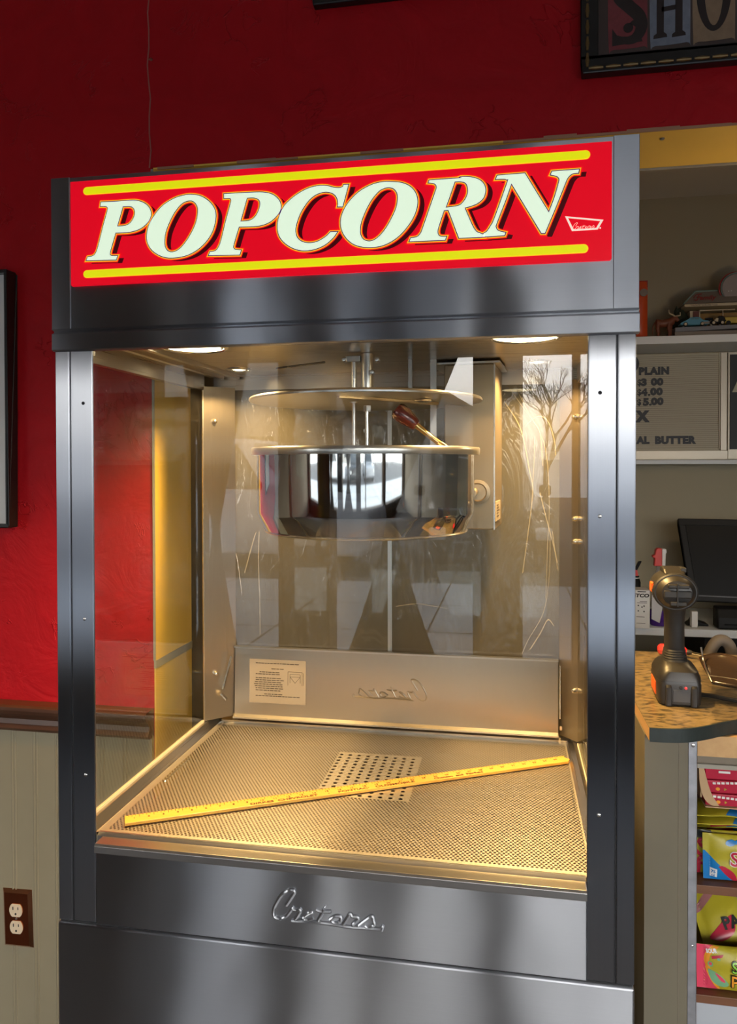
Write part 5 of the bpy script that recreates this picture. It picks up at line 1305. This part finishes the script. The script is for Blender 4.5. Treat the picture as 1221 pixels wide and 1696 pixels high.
# ------------------------------------------------------------------ the kitchen behind the counter
def build_kitchen():
    # desk along the back wall
    t = thing('desk', 'white topped desk along the kitchen wall behind the counter', 'desk', (1.9, 2.1, 0))
    MB().box(1.05, 3.2, 1.93, 2.395, .900, .930).build('desk_top', M['shelf_white'], t, bevel=.002)
    MB().box(1.06, 1.075, 1.96, 2.39, 0, .900).box(3.15, 3.165, 1.96, 2.39, 0, .9).build('desk_side', M['beige'], t)
    MB().box(1.075, 3.15, 2.37, 2.39, 0, .900).build('desk_back', M['beige'], t)
    # dark drawer unit below the desk
    t = thing('drawer_unit', 'black drawer unit under the white desk top', 'drawers', (1.9, 2.15, 0))
    MB().box(1.52, 2.5, 1.99, 2.36, 0, .885).build('case', M['pc_black'], t)
    MB().box(1.54, 2.48, 1.983, 1.99, .72, .865).build('drawer_front', M['screen'], t, bevel=.003)
    MB().box(1.54, 2.48, 1.983, 1.99, .52, .70).build('drawer_front', M['screen'], t, bevel=.003)
    MB().box(1.56, 2.4, 1.975, 1.985, .70, .715).build('drawer_pull', M['satin'], t)
    # monitor, tilted back
    t = thing('computer_monitor', 'black computer monitor on the white desk below the menu board', 'monitor', (1.80, 2.12, .93))
    # local: hinge bottom edge
    m = Matrix.Translation((1.4865, 2.06, 1.0180)) @ Matrix.Rotation(math.radians(-6), 4, 'Z') @ Matrix.Rotation(math.radians(-13), 4, 'X')
    wd, ht = .62, .335
    sh = lambda a, c, d: (a-(c/ht)*.045, d, c)
    b = MB()
    for lp in ([(0, 0), (wd, 0), (wd, .028), (0, .028)], [(0, ht-.026), (wd+.05, ht-.026), (wd+.05, ht), (0, ht)], [(0, .028), (.026, .028), (.026, ht-.026), (0, ht-.026)], [(wd-.026, .028), (wd+.05, .028), (wd+.05, ht-.026), (wd-.026, ht-.026)]):
        b.prism(lp, sh, 0, .045)
    b.xform(m).build('bezel', M['pc_black'], t, bevel=.003)
    MB().prism([(.024, .026), (wd, .026), (wd, ht-.024), (.024, ht-.024)], sh, .006, .04).xform(m).build('screen', M['screen'], t)
    MB().prism([(.02, .020), (wd-.02, .020), (wd-.02, .0235), (.02, .0235)], sh, -.0012, .002).xform(m).build('bezel_line', plain('grey_line', (.12, .12, .13), .4), t)
    MB().box(1.70, 1.80, 2.10, 2.16, .935, 1.10).build('stand_neck', M['pc_black'], t, bevel=.004)
    MB().box(1.62, 1.92, 2.03, 2.22, .9305, .945).build('stand_foot', M['pc_black'], t, bevel=.004)
    t = thing('desk_printer', 'low black printer in front of the monitor on the desk', 'printer', (1.68, 2.03, .93))
    MB().prism([(1.940, .9315), (2.015, .9315), (2.015, 1.012), (1.96, 1.010), (1.945, .975)], lambda a, c, d: (d, a, c), 1.555, 1.92).build('housing', M['pc_black'], t, bevel=.006)
    MB().box(1.58, 1.90, 1.9385, 1.944, .948, .952).build('paper_slot', M['screen'], t)
    MB().box(1.4630, 1.4870, 1.955, 1.985, .9315, .995).build('carton_stub', M['white'], None, bevel=.003)
    tag(bpy.data.objects['carton_stub'], 'small white plastic case standing on the desk behind the drill', 'case')
    bpy.data.objects['carton_stub'].name = 'plastic_case'
    o = MB().prism([(1.452, .9315), (1.535, .9315), (1.535, .938), (1.50, .948), (1.49, .962), (1.48, .962), (1.47, .945)], lambda a, c, d: (a, 1.99+d, c), 0, .06).build('computer_mouse', M['pc_black'], None, bevel=.004)
    tag(o, 'black computer mouse on the desk beside the white case', 'computer mouse')
    # spray bottle
    cx, cy_ = 1.3505, 1.985
    t = thing('spray_bottle', 'clear spray bottle of purple cleaner with red trigger head on the desk', 'spray bottle', (cx, cy_, .93))
    MB().lathe([(0, .931), (.034, .931), (.0375, .936), (.0380, .975), (.0365, .993)], (cx, cy_, 0), 28, sy=.75).build('cleaner', M['purple'], t)
    MB().lathe([(.0366, .9935), (.0350, 1.020), (.0315, 1.060), (.024, 1.110), (.0165, 1.140), (.0140, 1.150), (.0140, 1.168)], (cx, cy_, 0), 28, sy=.75).build('bottle', M['clear_plastic'], t)
    MB().add([(cx-.036+.0, cy_-.030, .960), (cx-.006, cy_-.0315, .945), (cx+.004, cy_-.031, 1.000), (cx-.002, cy_-.0295, 1.045), (cx-.033, cy_-.026, 1.052)]+[(cx-.036, cy_-.028, .960), (cx-.006, cy_-.0295, .945), (cx+.004, cy_-.029, 1.000), (cx-.002, cy_-.0275, 1.045), (cx-.033, cy_-.024, 1.052)],
             [(0, 1, 2, 3, 4), (9, 8, 7, 6, 5)]+[(i, (i+1) % 5, 5+(i+1) % 5, 5+i) for i in range(5)]).build('label', M['label_white'], t)
    MB().prism([(-.024, 1.166), (.006, 1.166), (.006, 1.236), (-.010, 1.238), (-.018, 1.230), (-.021, 1.212), (-.031, 1.205), (-.027, 1.198), (-.021, 1.198)], lambda a, c, d: (cx+a, cy_+d, c), -.014, .014).build('trigger_head', M['spray_red'], t, bevel=.003)
    MB().prism([(.006, 1.166), (.019, 1.166), (.021, 1.215), (.0245, 1.222), (.022, 1.234), (.006, 1.236)], lambda a, c, d: (cx+a, cy_+d, c), -.012, .012).build('nozzle', M['white'], t, bevel=.003)
    # white carton with black lettering, half hidden by the machine
    t = thing('carton', 'white printed carton on the desk next to the spray bottle', 'carton', (1.265, 1.945, .93))
    bx = MB().box(1.215, 1.2995, 1.905, 1.985, .931, 1.0800).build('box', M['white'], t, bevel=.0015)
    tx = MB(); fn = mapper('xz', (0, 1.905, 0))
    tx.text('ETCO', .0185, lambda a, b, z: fn(1.2350+a, 1.0530+b, z), 0, .0006, bold=.0009, squash=1.25, shear=.15)
    for (x0, x1, z, h) in ((1.254, 1.285, 1.072, .004), (1.262, 1.289, 1.035, .0018), (1.252, 1.289, 1.030, .0018), (1.25, 1.28, .975, .002), (1.25, 1.283, .951, .0012)):
        tx.box(x0, x1, 1.9044, 1.9052, z, z+h)
    for (x, z) in ((1.2545, 1.018), (1.2755, 1.016), (1.268, 1.012), (1.2545, .997), (1.2755, .995)): tx.box(x, x+.005, 1.9044, 1.9052, z, z+.005)
    tx.build('print', M['gap'], bx)
    t = thing('trigger_can', 'red and black trigger nozzle can standing behind the white carton', 'spray can', (1.262, 2.08, .93))
    MB().lathe([(0, .931), (.026, .931), (.026, 1.085), (.022, 1.098), (.020, 1.100), (.020, 1.112)], (1.268, 2.08, 0), 24).build('can', M['pc_black'], t)
    MB().lathe([(.021, 1.102), (.021, 1.106)], (1.268, 2.08, 0), 24).build('white_ring', M['white'], t)
    MB().prism([(1.250, 1.112), (1.283, 1.112), (1.279, 1.135), (1.262, 1.14)], lambda a, c, d: (a, 2.08+d, c), -.012, .012).build('collar', M['spray_red'], t)
    MB().prism([(1.266, 1.130), (1.276, 1.130), (1.297, 1.172), (1.285, 1.170)], lambda a, c, d: (a, 2.08+d, c), -.010, .010).build('lever', M['pc_black'], t, bevel=.002)
    # grey beige looped hose on a stool-height bin behind the counter
    t = thing('hose_loop', 'grey beige looped hose rising behind the counter', 'hose', (1.30, 1.0, 0))
    pts = [(1.262, .94, 0), (1.262, .94, .5), (1.265, .94, .95), (1.272, .94, 1.04), (1.293, .945, 1.092), (1.315, .95, 1.104), (1.336, .955, 1.085), (1.347, .96, 1.03), (1.350, .96, .95), (1.350, .96, .5), (1.350, .96, 0)]
    MB().tube(catmull(pts, 6), .0150, 18).build('hose', M['hose'], t)
    # wall shelf with the toys, and the ledge under the menu board
    t = thing('wall_shelf', 'long white wall shelf above the menu board', 'shelf', (2.2, 2.25, 2.06))
    MB().box(.95, 4.2, 2.10, 2.399, 2.0600, 2.0920).build('board', M['shelf_white'], t, bevel=.002)
    for x in (1.05, 2.0, 3.0): MB().prism([(2.20, 2.06), (2.399, 2.06), (2.399, 1.98)], lambda a, c, d: (x+d, a, c), 0, .02).build('bracket', M['shelf_white'], t) if x > 1.9 else None
    t = thing('ledge', 'narrow white ledge under the menu board', 'ledge', (2.2, 2.35, 1.56))
    MB().box(1.0, 4.2, 2.30, 2.399, 1.5680, 1.5875).build('board', M['shelf_white'], t, bevel=.002)
    # menu board with changeable letters
    t = thing('menu_board', 'cream grooved menu board with dark blue letters and prices', 'menu board', (1.4, 2.38, 1.60))
    MB().box(.95, 1.685, 2.380, 2.399, 1.5985, 2.0585).build('board', M['board_cream'], t)
    fr = MB()
    fr.box(.90, 1.7015, 2.368, 2.399, 2.0555, 2.0925-.034); fr.box(.90, 1.7015, 2.368, 2.399, 1.5885, 1.6285); fr.box(1.672, 1.6985, 2.370, 2.399, 1.6285, 2.0555)
    fr.build('frame', M['aluminium'], t, bevel=.003)
    MB().box(.95, 1.6715, 2.374, 2.381, 1.6290, 1.6340).box(1.6660, 1.6715, 2.374, 2.381, 1.6290, 2.055).build('inner_edge', M['board_cream'], t)
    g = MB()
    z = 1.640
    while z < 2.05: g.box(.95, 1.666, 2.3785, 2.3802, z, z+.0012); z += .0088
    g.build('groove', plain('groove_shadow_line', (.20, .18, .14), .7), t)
    fn = mapper('xz', (0, 2.380, 0))
    def word(s, x, z, h, sq=1.0, space=1.0, bold=.0022):
        MB().text(s, h/.70, lambda a, b, d: fn(x+a, z+b, d), .0, .0025, bold=bold, squash=sq, space=space).build('menu_letters', M['menu_blue'], t)
    word('PLAIN', 1.3315, 1.9680, .0300, 1.02, 1.12, .0030)
    word('$', 1.3255, 1.9200, .0260, .9, 1.0, .0010); word('3', 1.3420, 1.9195, .0290, 1.15, 1.0, .0030); word('00', 1.3845, 1.9200, .0290, 1.13, 1.1, .0030)
    word('$', 1.3250, 1.8765, .0260, .9, 1.0, .0010); word('4', 1.3435, 1.8750, .0290, 1.12, 1.0, .0030); word('.', 1.3700, 1.8750, .0290, 1.2, 1.0, .0024); word('00', 1.3820, 1.8770, .0290, 1.13, 1.1, .0030)
    word('$', 1.3245, 1.8325, .0260, .9, 1.0, .0010); word('5', 1.3505, 1.8315, .0300, 1.12, 1.0, .0030); word('.', 1.3755, 1.8315, .0290, 1.2, 1.0, .0024); word('00', 1.3855, 1.8335, .0290, 1.13, 1.1, .0030)
    word('X', 1.3265, 1.7605, .0440, .95, 1.0, .0050)
    word('AL', 1.3255, 1.6615, .0290, 1.0, 1.1, .0030); word('BUTTER', 1.4015, 1.6605, .0300, 1.0, 1.12, .0032)
    word(')', 1.3050, 2.0000, .050, 1.2, 1.0, .005)
    t = thing('menu_board', 'black menu board with a white letter at the right edge', 'menu board', (1.95, 2.38, 1.60))
    MB().box(1.7030, 2.35, 2.378, 2.399, 1.5885, 2.0585).build('frame', M['aluminium'], t, bevel=.003)
    MB().box(1.7110, 2.33, 2.374, 2.380, 1.6330, 2.0460).build('board', plain('black_letter_board', (.012, .011, .016), .5), t)
    MB().text('AL', .17, lambda a, b, d: (1.7240+a, 2.374-d, 1.885+b), 0, .002, bold=.003).build('menu_letters', M['board_cream'], t)
    # toys on the shelf
    zs = 2.0920
    o = MB()
    t = thing('snack_bag', 'upright orange red snack bag at the left end of the wall shelf', 'snack bag', (1.31, 2.20, zs))
    vs, fs, dp = pillow(.115, .250, .04, 14, 16, crimp=.0, seed=3)
    MB().add(vs, fs, 0, True).xform(stand(1.222, 2.20, zs+.001)).build('wrapper', M['orange_bag'], t)
    MB().box(1.222, 1.3370, 2.197, 2.203, zs+.222, zs+.251).build('top_seal', plain('dark_red_seal', (.30, .02, .02), .4), t)
    MB().lathe([(.016, -.002), (.016, .003)], (1.318, 2.176, zs+.196), 18, axis='y').build('grey_emblem', M['toy_grey'], t)
    # toy steer
    bx_, by_ = 1.3990, 2.165
    t = thing('toy_steer', 'brown toy steer with long horns on the wall shelf', 'toy animal', (bx_, by_, zs))
    q = MB()
    P = lambda x, z, y=0: Vector((bx_+x, by_+y, zs+z))
    q.tube([P(-.036, .060), P(-.032, .064), P(-.010, .061), P(.015, .064), P(.028, .070), P(.036, .080), P(.046, .079), P(.054, .070)], [.006, .0175, .0165, .0175, .0165, .012, .0105, .006], 16)
    for x, y in ((-.028, -.010), (-.022, .010), (.016, -.010), (.026, .010)):
        q.tube([P(x, .062, y), P(x-.002, .038, y), P(x+.001, .022, y), P(x-.001, .008, y), P(x, .0005, y)], [.0100, .0075, .0045, .0038, .0055], 10)
    q.tube([P(-.038, .066), P(-.046, .050), P(-.047, .022), P(-.046, .012)], [.003, .0022, .0025, .001], 8)
    q.build('body', M['toy_brown'], t)
    MB().tube(catmull([P(.038, .090, -.004), P(.030, .092, -.018), P(.014, .098, -.026), P(.012, .112, -.028)], 4), [.0035]*5+[.003]*4+[.002]*4, 8).build('horn', M['toy_cream'], t)
    MB().tube(catmull([P(.042, .090, .004), P(.056, .094, .014), P(.066, .098, .022), P(.066, .110, .024)], 4), [.0035]*5+[.003]*4+[.002]*4, 8).build('horn', M['toy_cream'], t)
    # toy drive-in
    x0, yb = 1.4390, 2.20
    t = thing('toy_restaurant', 'toy drive in restaurant with sloped roof and round sign on the shelf', 'toy building', (1.60, yb+.08, zs))
    MB().box(x0-.003, 2.0, yb-.055, yb+.15, zs+.0005, zs+.022).build('plinth', M['toy_grey'], t)
    MB().prism([(x0-.003, zs+.022), (2.0, zs+.036), (2.0, zs+.052), (x0-.003, zs+.040)], lambda a, c, d: (a, yb-.058+d, c), 0, .20).build('forecourt', M['toy_slab'], t, bevel=.002)
    zf = zs+.040
    MB().box(1.5130, 1.536, yb+.03, yb+.12, zf, zf+.082).box(1.5130, 1.99, yb+.115, yb+.12, zf, zf+.082).build('wall', M['toy_cream'], t)
    MB().box(1.525, 1.5490, yb+.026, yb+.05, zf, zf+.080).build('door_front', plain('toy_door', (.11, .02, .012), .6), t)
    MB().box(1.549, 1.99, yb+.10, yb+.112, zf, zf+.082).build('interior', M['toy_inside'], t)
    MB().box(1.5485, 1.5520, yb+.024, yb+.03, zf, zf+.082).box(1.5485, 1.69, yb+.024, yb+.03, zf+.079, zf+.0835).box(1.640, 1.6435, yb+.024, yb+.03, zf, zf+.08).build('window_trim', M['toy_cream'], t)
    MB().box(1.590, 1.620, yb+.096, yb+.101, zf+.045, zf+.062).build('serving_hatch', M['gap'], t)
    MB().prism([(1.482, zf+.092), (2.0, zf+.092), (2.0, zf+.105), (1.482, zf+.102)], lambda a, c, d: (a, yb-.012+d, c), 0, .15).build('fascia', M['toy_cream'], t)
    rf = MB(); 
    vs = [(1.478, yb-.012, zf+.104), (2.02, yb-.012, zf+.110), (2.02, yb+.05, zf+.172), (1.537, yb+.05, zf+.166), (1.478, yb+.14, zf+.104), (2.02, yb+.14, zf+.110)]
    rf.add(vs, [(0, 1, 2, 3), (3, 2, 5, 4), (0, 3, 4), (1, 5, 2), (0, 4, 5, 1)])
    roof = rf.build('roof', M['toy_grey'], t)
    MB().tube([(1.537, yb+.05, zf+.167), (2.02, yb+.05, zf+.173)], .0035, 8).tube([(1.478, yb-.012, zf+.104), (1.537, yb+.05, zf+.167)], .003, 8).build('roof_ridge', M['toy_teal'], roof)
    def rfn(a, b, d):  # on the sloping front of the roof
        k = b/.062
        return (a, yb-.012+k*.062-.001-d*.7, zf+.106+k*.062+d*.7)
    tx = MB()
    for st in ([(1.524, .026), (1.532, .036), (1.540, .043), (1.560, .046)], [(1.549, .044), (1.538, .020), (1.530, .014), (1.522, .018)], [(1.536, .030), (1.552, .031)]):
        tx.tube(catmull([rfn(x, b, .0005) for x, b in st], 4), .0018, 6)
    tx.text('amily', .0300, lambda a, b, d: rfn(1.5440+a, .0160+b, d+.0005), 0, .0006, bold=.0006, shear=.45)
    tx.build('red_script', M['toy_red'], roof)
    tx = MB(); tx.text('* FLOATS * BURGERS * ICES', .0085, lambda a, b, d: (1.507+a, yb-.0125-d, zf+.0940+b), 0, .0005, bold=.0002); tx.build('fascia_print', M['toy_grey'], t)
    sx, sz = 1.6930, zf+.170
    s = MB().lathe([(.059, .016), (.059, -.004), (.0625, -.006), (.0625, .018)], (sx, yb+.02, sz), 40, axis='y').build('round_sign', M['toy_teal'], t)
    MB().lathe([(0, -.004), (.057, -.003), (.057, .014)], (sx, yb+.02, sz), 40, axis='y').build('sign_face', plain('toy_sign_face', (.26, .22, .21), .5), s)
    MB().tube([(sx+.0655*math.cos(a), yb+.026, sz+.0655*math.sin(a)) for a in [1.2+i*.15 for i in range(17)]], .0035, 8).build('red_neon', M['toy_red'], s)
    b = MB()
    for x, z in ((1.662, sz-.014), (1.672, sz-.013)): b.lathe([(.0018, -.0062), (.0018, -.003)], (x, yb+.02, z), 8, axis='y')
    b.build('white_dot', M['white'], s)
    tr = MB(); rnd = random.Random(2)
    tr.lathe([(0, zs+.045), (.020, zs+.046), (.036, zs+.062), (.035, zs+.090), (.024, zs+.118), (.012, zs+.135), (0, zs+.140)], (1.4800, yb+.06, 0), 14)
    tr.lathe([(0, zs+.08), (.012, zs+.085), (.016, zs+.10), (.009, zs+.128), (0, zs+.150)], (1.463, yb+.05, 0), 10)
    tr.v = [tuple(Vector(v)+noise.noise_vector(Vector(v)*90)*.004) for v in tr.v]
    fo = tr.build('tree', M['toy_green'], t); MB().cyl((1.478, yb+.06, zs+.0395), (1.478, yb+.06, zs+.052), .005).build('trunk', M['toy_brown'], fo)
    def toy_car(label, cx, yy, zz, L, paint, old=False, lean=.0):
        t = thing('toy_car', label, 'toy car', (cx, yy, zz))
        if not old:
            prof = smooth_loop([(-L/2, .008, 1), (-L/2+.004, .016), (-L*.30, .025), (-L*.12, .036), (L*.16, .037), (L*.30, .025), (L*.46, .022), (L/2, .018), (L/2, .006, 1), (0, .005)], 4)
            MB().prism(prof, lambda a, c, d: (cx+a, yy+d, zz+c), -.022, .022).build('body', paint, t, bevel=.002)
            MB().prism([(L*.02, .027), (L*.17, .027), (L*.14, .034), (L*.0, .034)], lambda a, c, d: (cx+a, yy+d, zz+c), -.0228, .0228).prism([(-L*.16, .027), (-L*.01, .027), (-L*.02, .034), (-L*.10, .034)], lambda a, c, d: (cx+a, yy+d, zz+c), -.0228, .0228).build('window', plain('toy_window', (.06, .16, .20), .3), t)
            MB().box(cx+L/2-.022, cx+L/2+.002, yy-.0235, yy-.02, zz+.008, zz+.017).build('grille', M['toy_grey'], t)
        else:
            MB().prism([(-L/2, .012), (L*.1, .012), (L*.1, .030), (-L*.1, .030), (-L*.2, .022), (-L/2, .020)], lambda a, c, d: (cx+a, yy+d, zz+c), -.014, .014).build('bonnet', M['toy_cream'], t, bevel=.002)
            MB().prism([(L*.0, .010), (L/2, .010), (L/2, .026), (L*.35, .038), (L*.05, .038)], lambda a, c, d: (cx+a, yy+d, zz+c), -.016, .016).build('cab', paint, t, bevel=.003)
            MB().tube(catmull([(cx-L*.55, yy-.016, zz+.010), (cx-L*.35, yy-.016, zz+.019), (cx-L*.1, yy-.016, zz+.012), (cx+L*.3, yy-.016, zz+.013), (cx+L*.52, yy-.016, zz+.019)], 4), .003, 6).build('mudguard', paint, t)
        for x in (-L*.31, L*.27):
            for y in (-.020, .020):
                w = MB().lathe([(0, -.003), (.0085, -.003), (.0095, 0), (.0085, .003), (0, .003)], (cx+x, yy+y, zz+.0095), 18, axis='y').build('wheel', M['pc_black'], t)
                MB().lathe([(0, -.0036), (.0055, -.0033), (.0055, -.002)], (cx+x, yy+y, zz+.0095), 14, axis='y').build('hub', M['toy_cream'], w)
    toy_car('blue toy car parked before the toy restaurant', 1.5130, yb-.030, zs+.0438, .112, M['toy_blue'])
    toy_car('black and cream old toy car beside the blue toy car', 1.6050, yb-.030, zs+.0458, .058, M['pc_black'], True)
    t = thing('toy_van', 'yellow toy van at the right of the toy restaurant', 'toy van', (1.668, yb-.02, zs+.045))
    MB().box(1.632, 1.70, yb-.045, yb-.005, zs+.053, zs+.078).build('body', plain('toy_yellow', (.42, .30, .03), .5), t, bevel=.003)
    for x in (1.645, 1.688): MB().lathe([(0, -.003), (.009, -.003), (.009, .003), (0, .003)], (x, yb-.045, zs+.0545), 16, axis='y').build('wheel', M['pc_black'], t)
build_kitchen()

def build_pendant():
    # warm bulb hanging over the counter, to the right of the photographed part
    x, y, z = 1.60, 1.00, 1.98
    t = thing('pendant_lamp', 'bare warm bulb hanging on a cord over the counter', 'lamp', (x, y, 2.75))
    MB().cyl((x, y, z+.10), (x, y, 2.745), .003, n=8).build('cord', M['pc_black'], t)
    MB().lathe([(.05, 2.735), (.05, 2.749), (0, 2.7495)], (x, y, 0), 24).build('ceiling_rose', M['shelf_white'], t)
    MB().lathe([(.006, z+.105), (.018, z+.095), (.020, z+.055), (.016, z+.045)], (x, y, 0), 20).build('socket', M['pc_black'], t)
    MB().lathe([(.014, z+.046), (.018, z+.030), (.030, z+.005), (.031, z-.010), (.022, z-.030), (0, z-.038)], (x, y, 0), 24).build('bulb', plain('warm_bulb', (1, .9, .7), .3, emit=(1, .75, .42), es=6), t)
    for dz, en in ((-.075, 4.9),):
        ld = bpy.data.lights.new('bulb_light', 'POINT'); ld.energy = en; ld.color = (1.0, .72, .40); ld.shadow_soft_size = .035
        lo = bpy.data.objects.new('bulb_light', ld); COL.objects.link(lo); lo.parent = t; lo.location = (0, 0, z+dz-2.75)
build_pendant()

for o in list(bpy.data.objects):
    if '_origin' in o: del o['_origin']
    if o.type == 'EMPTY': o.empty_display_size = .02
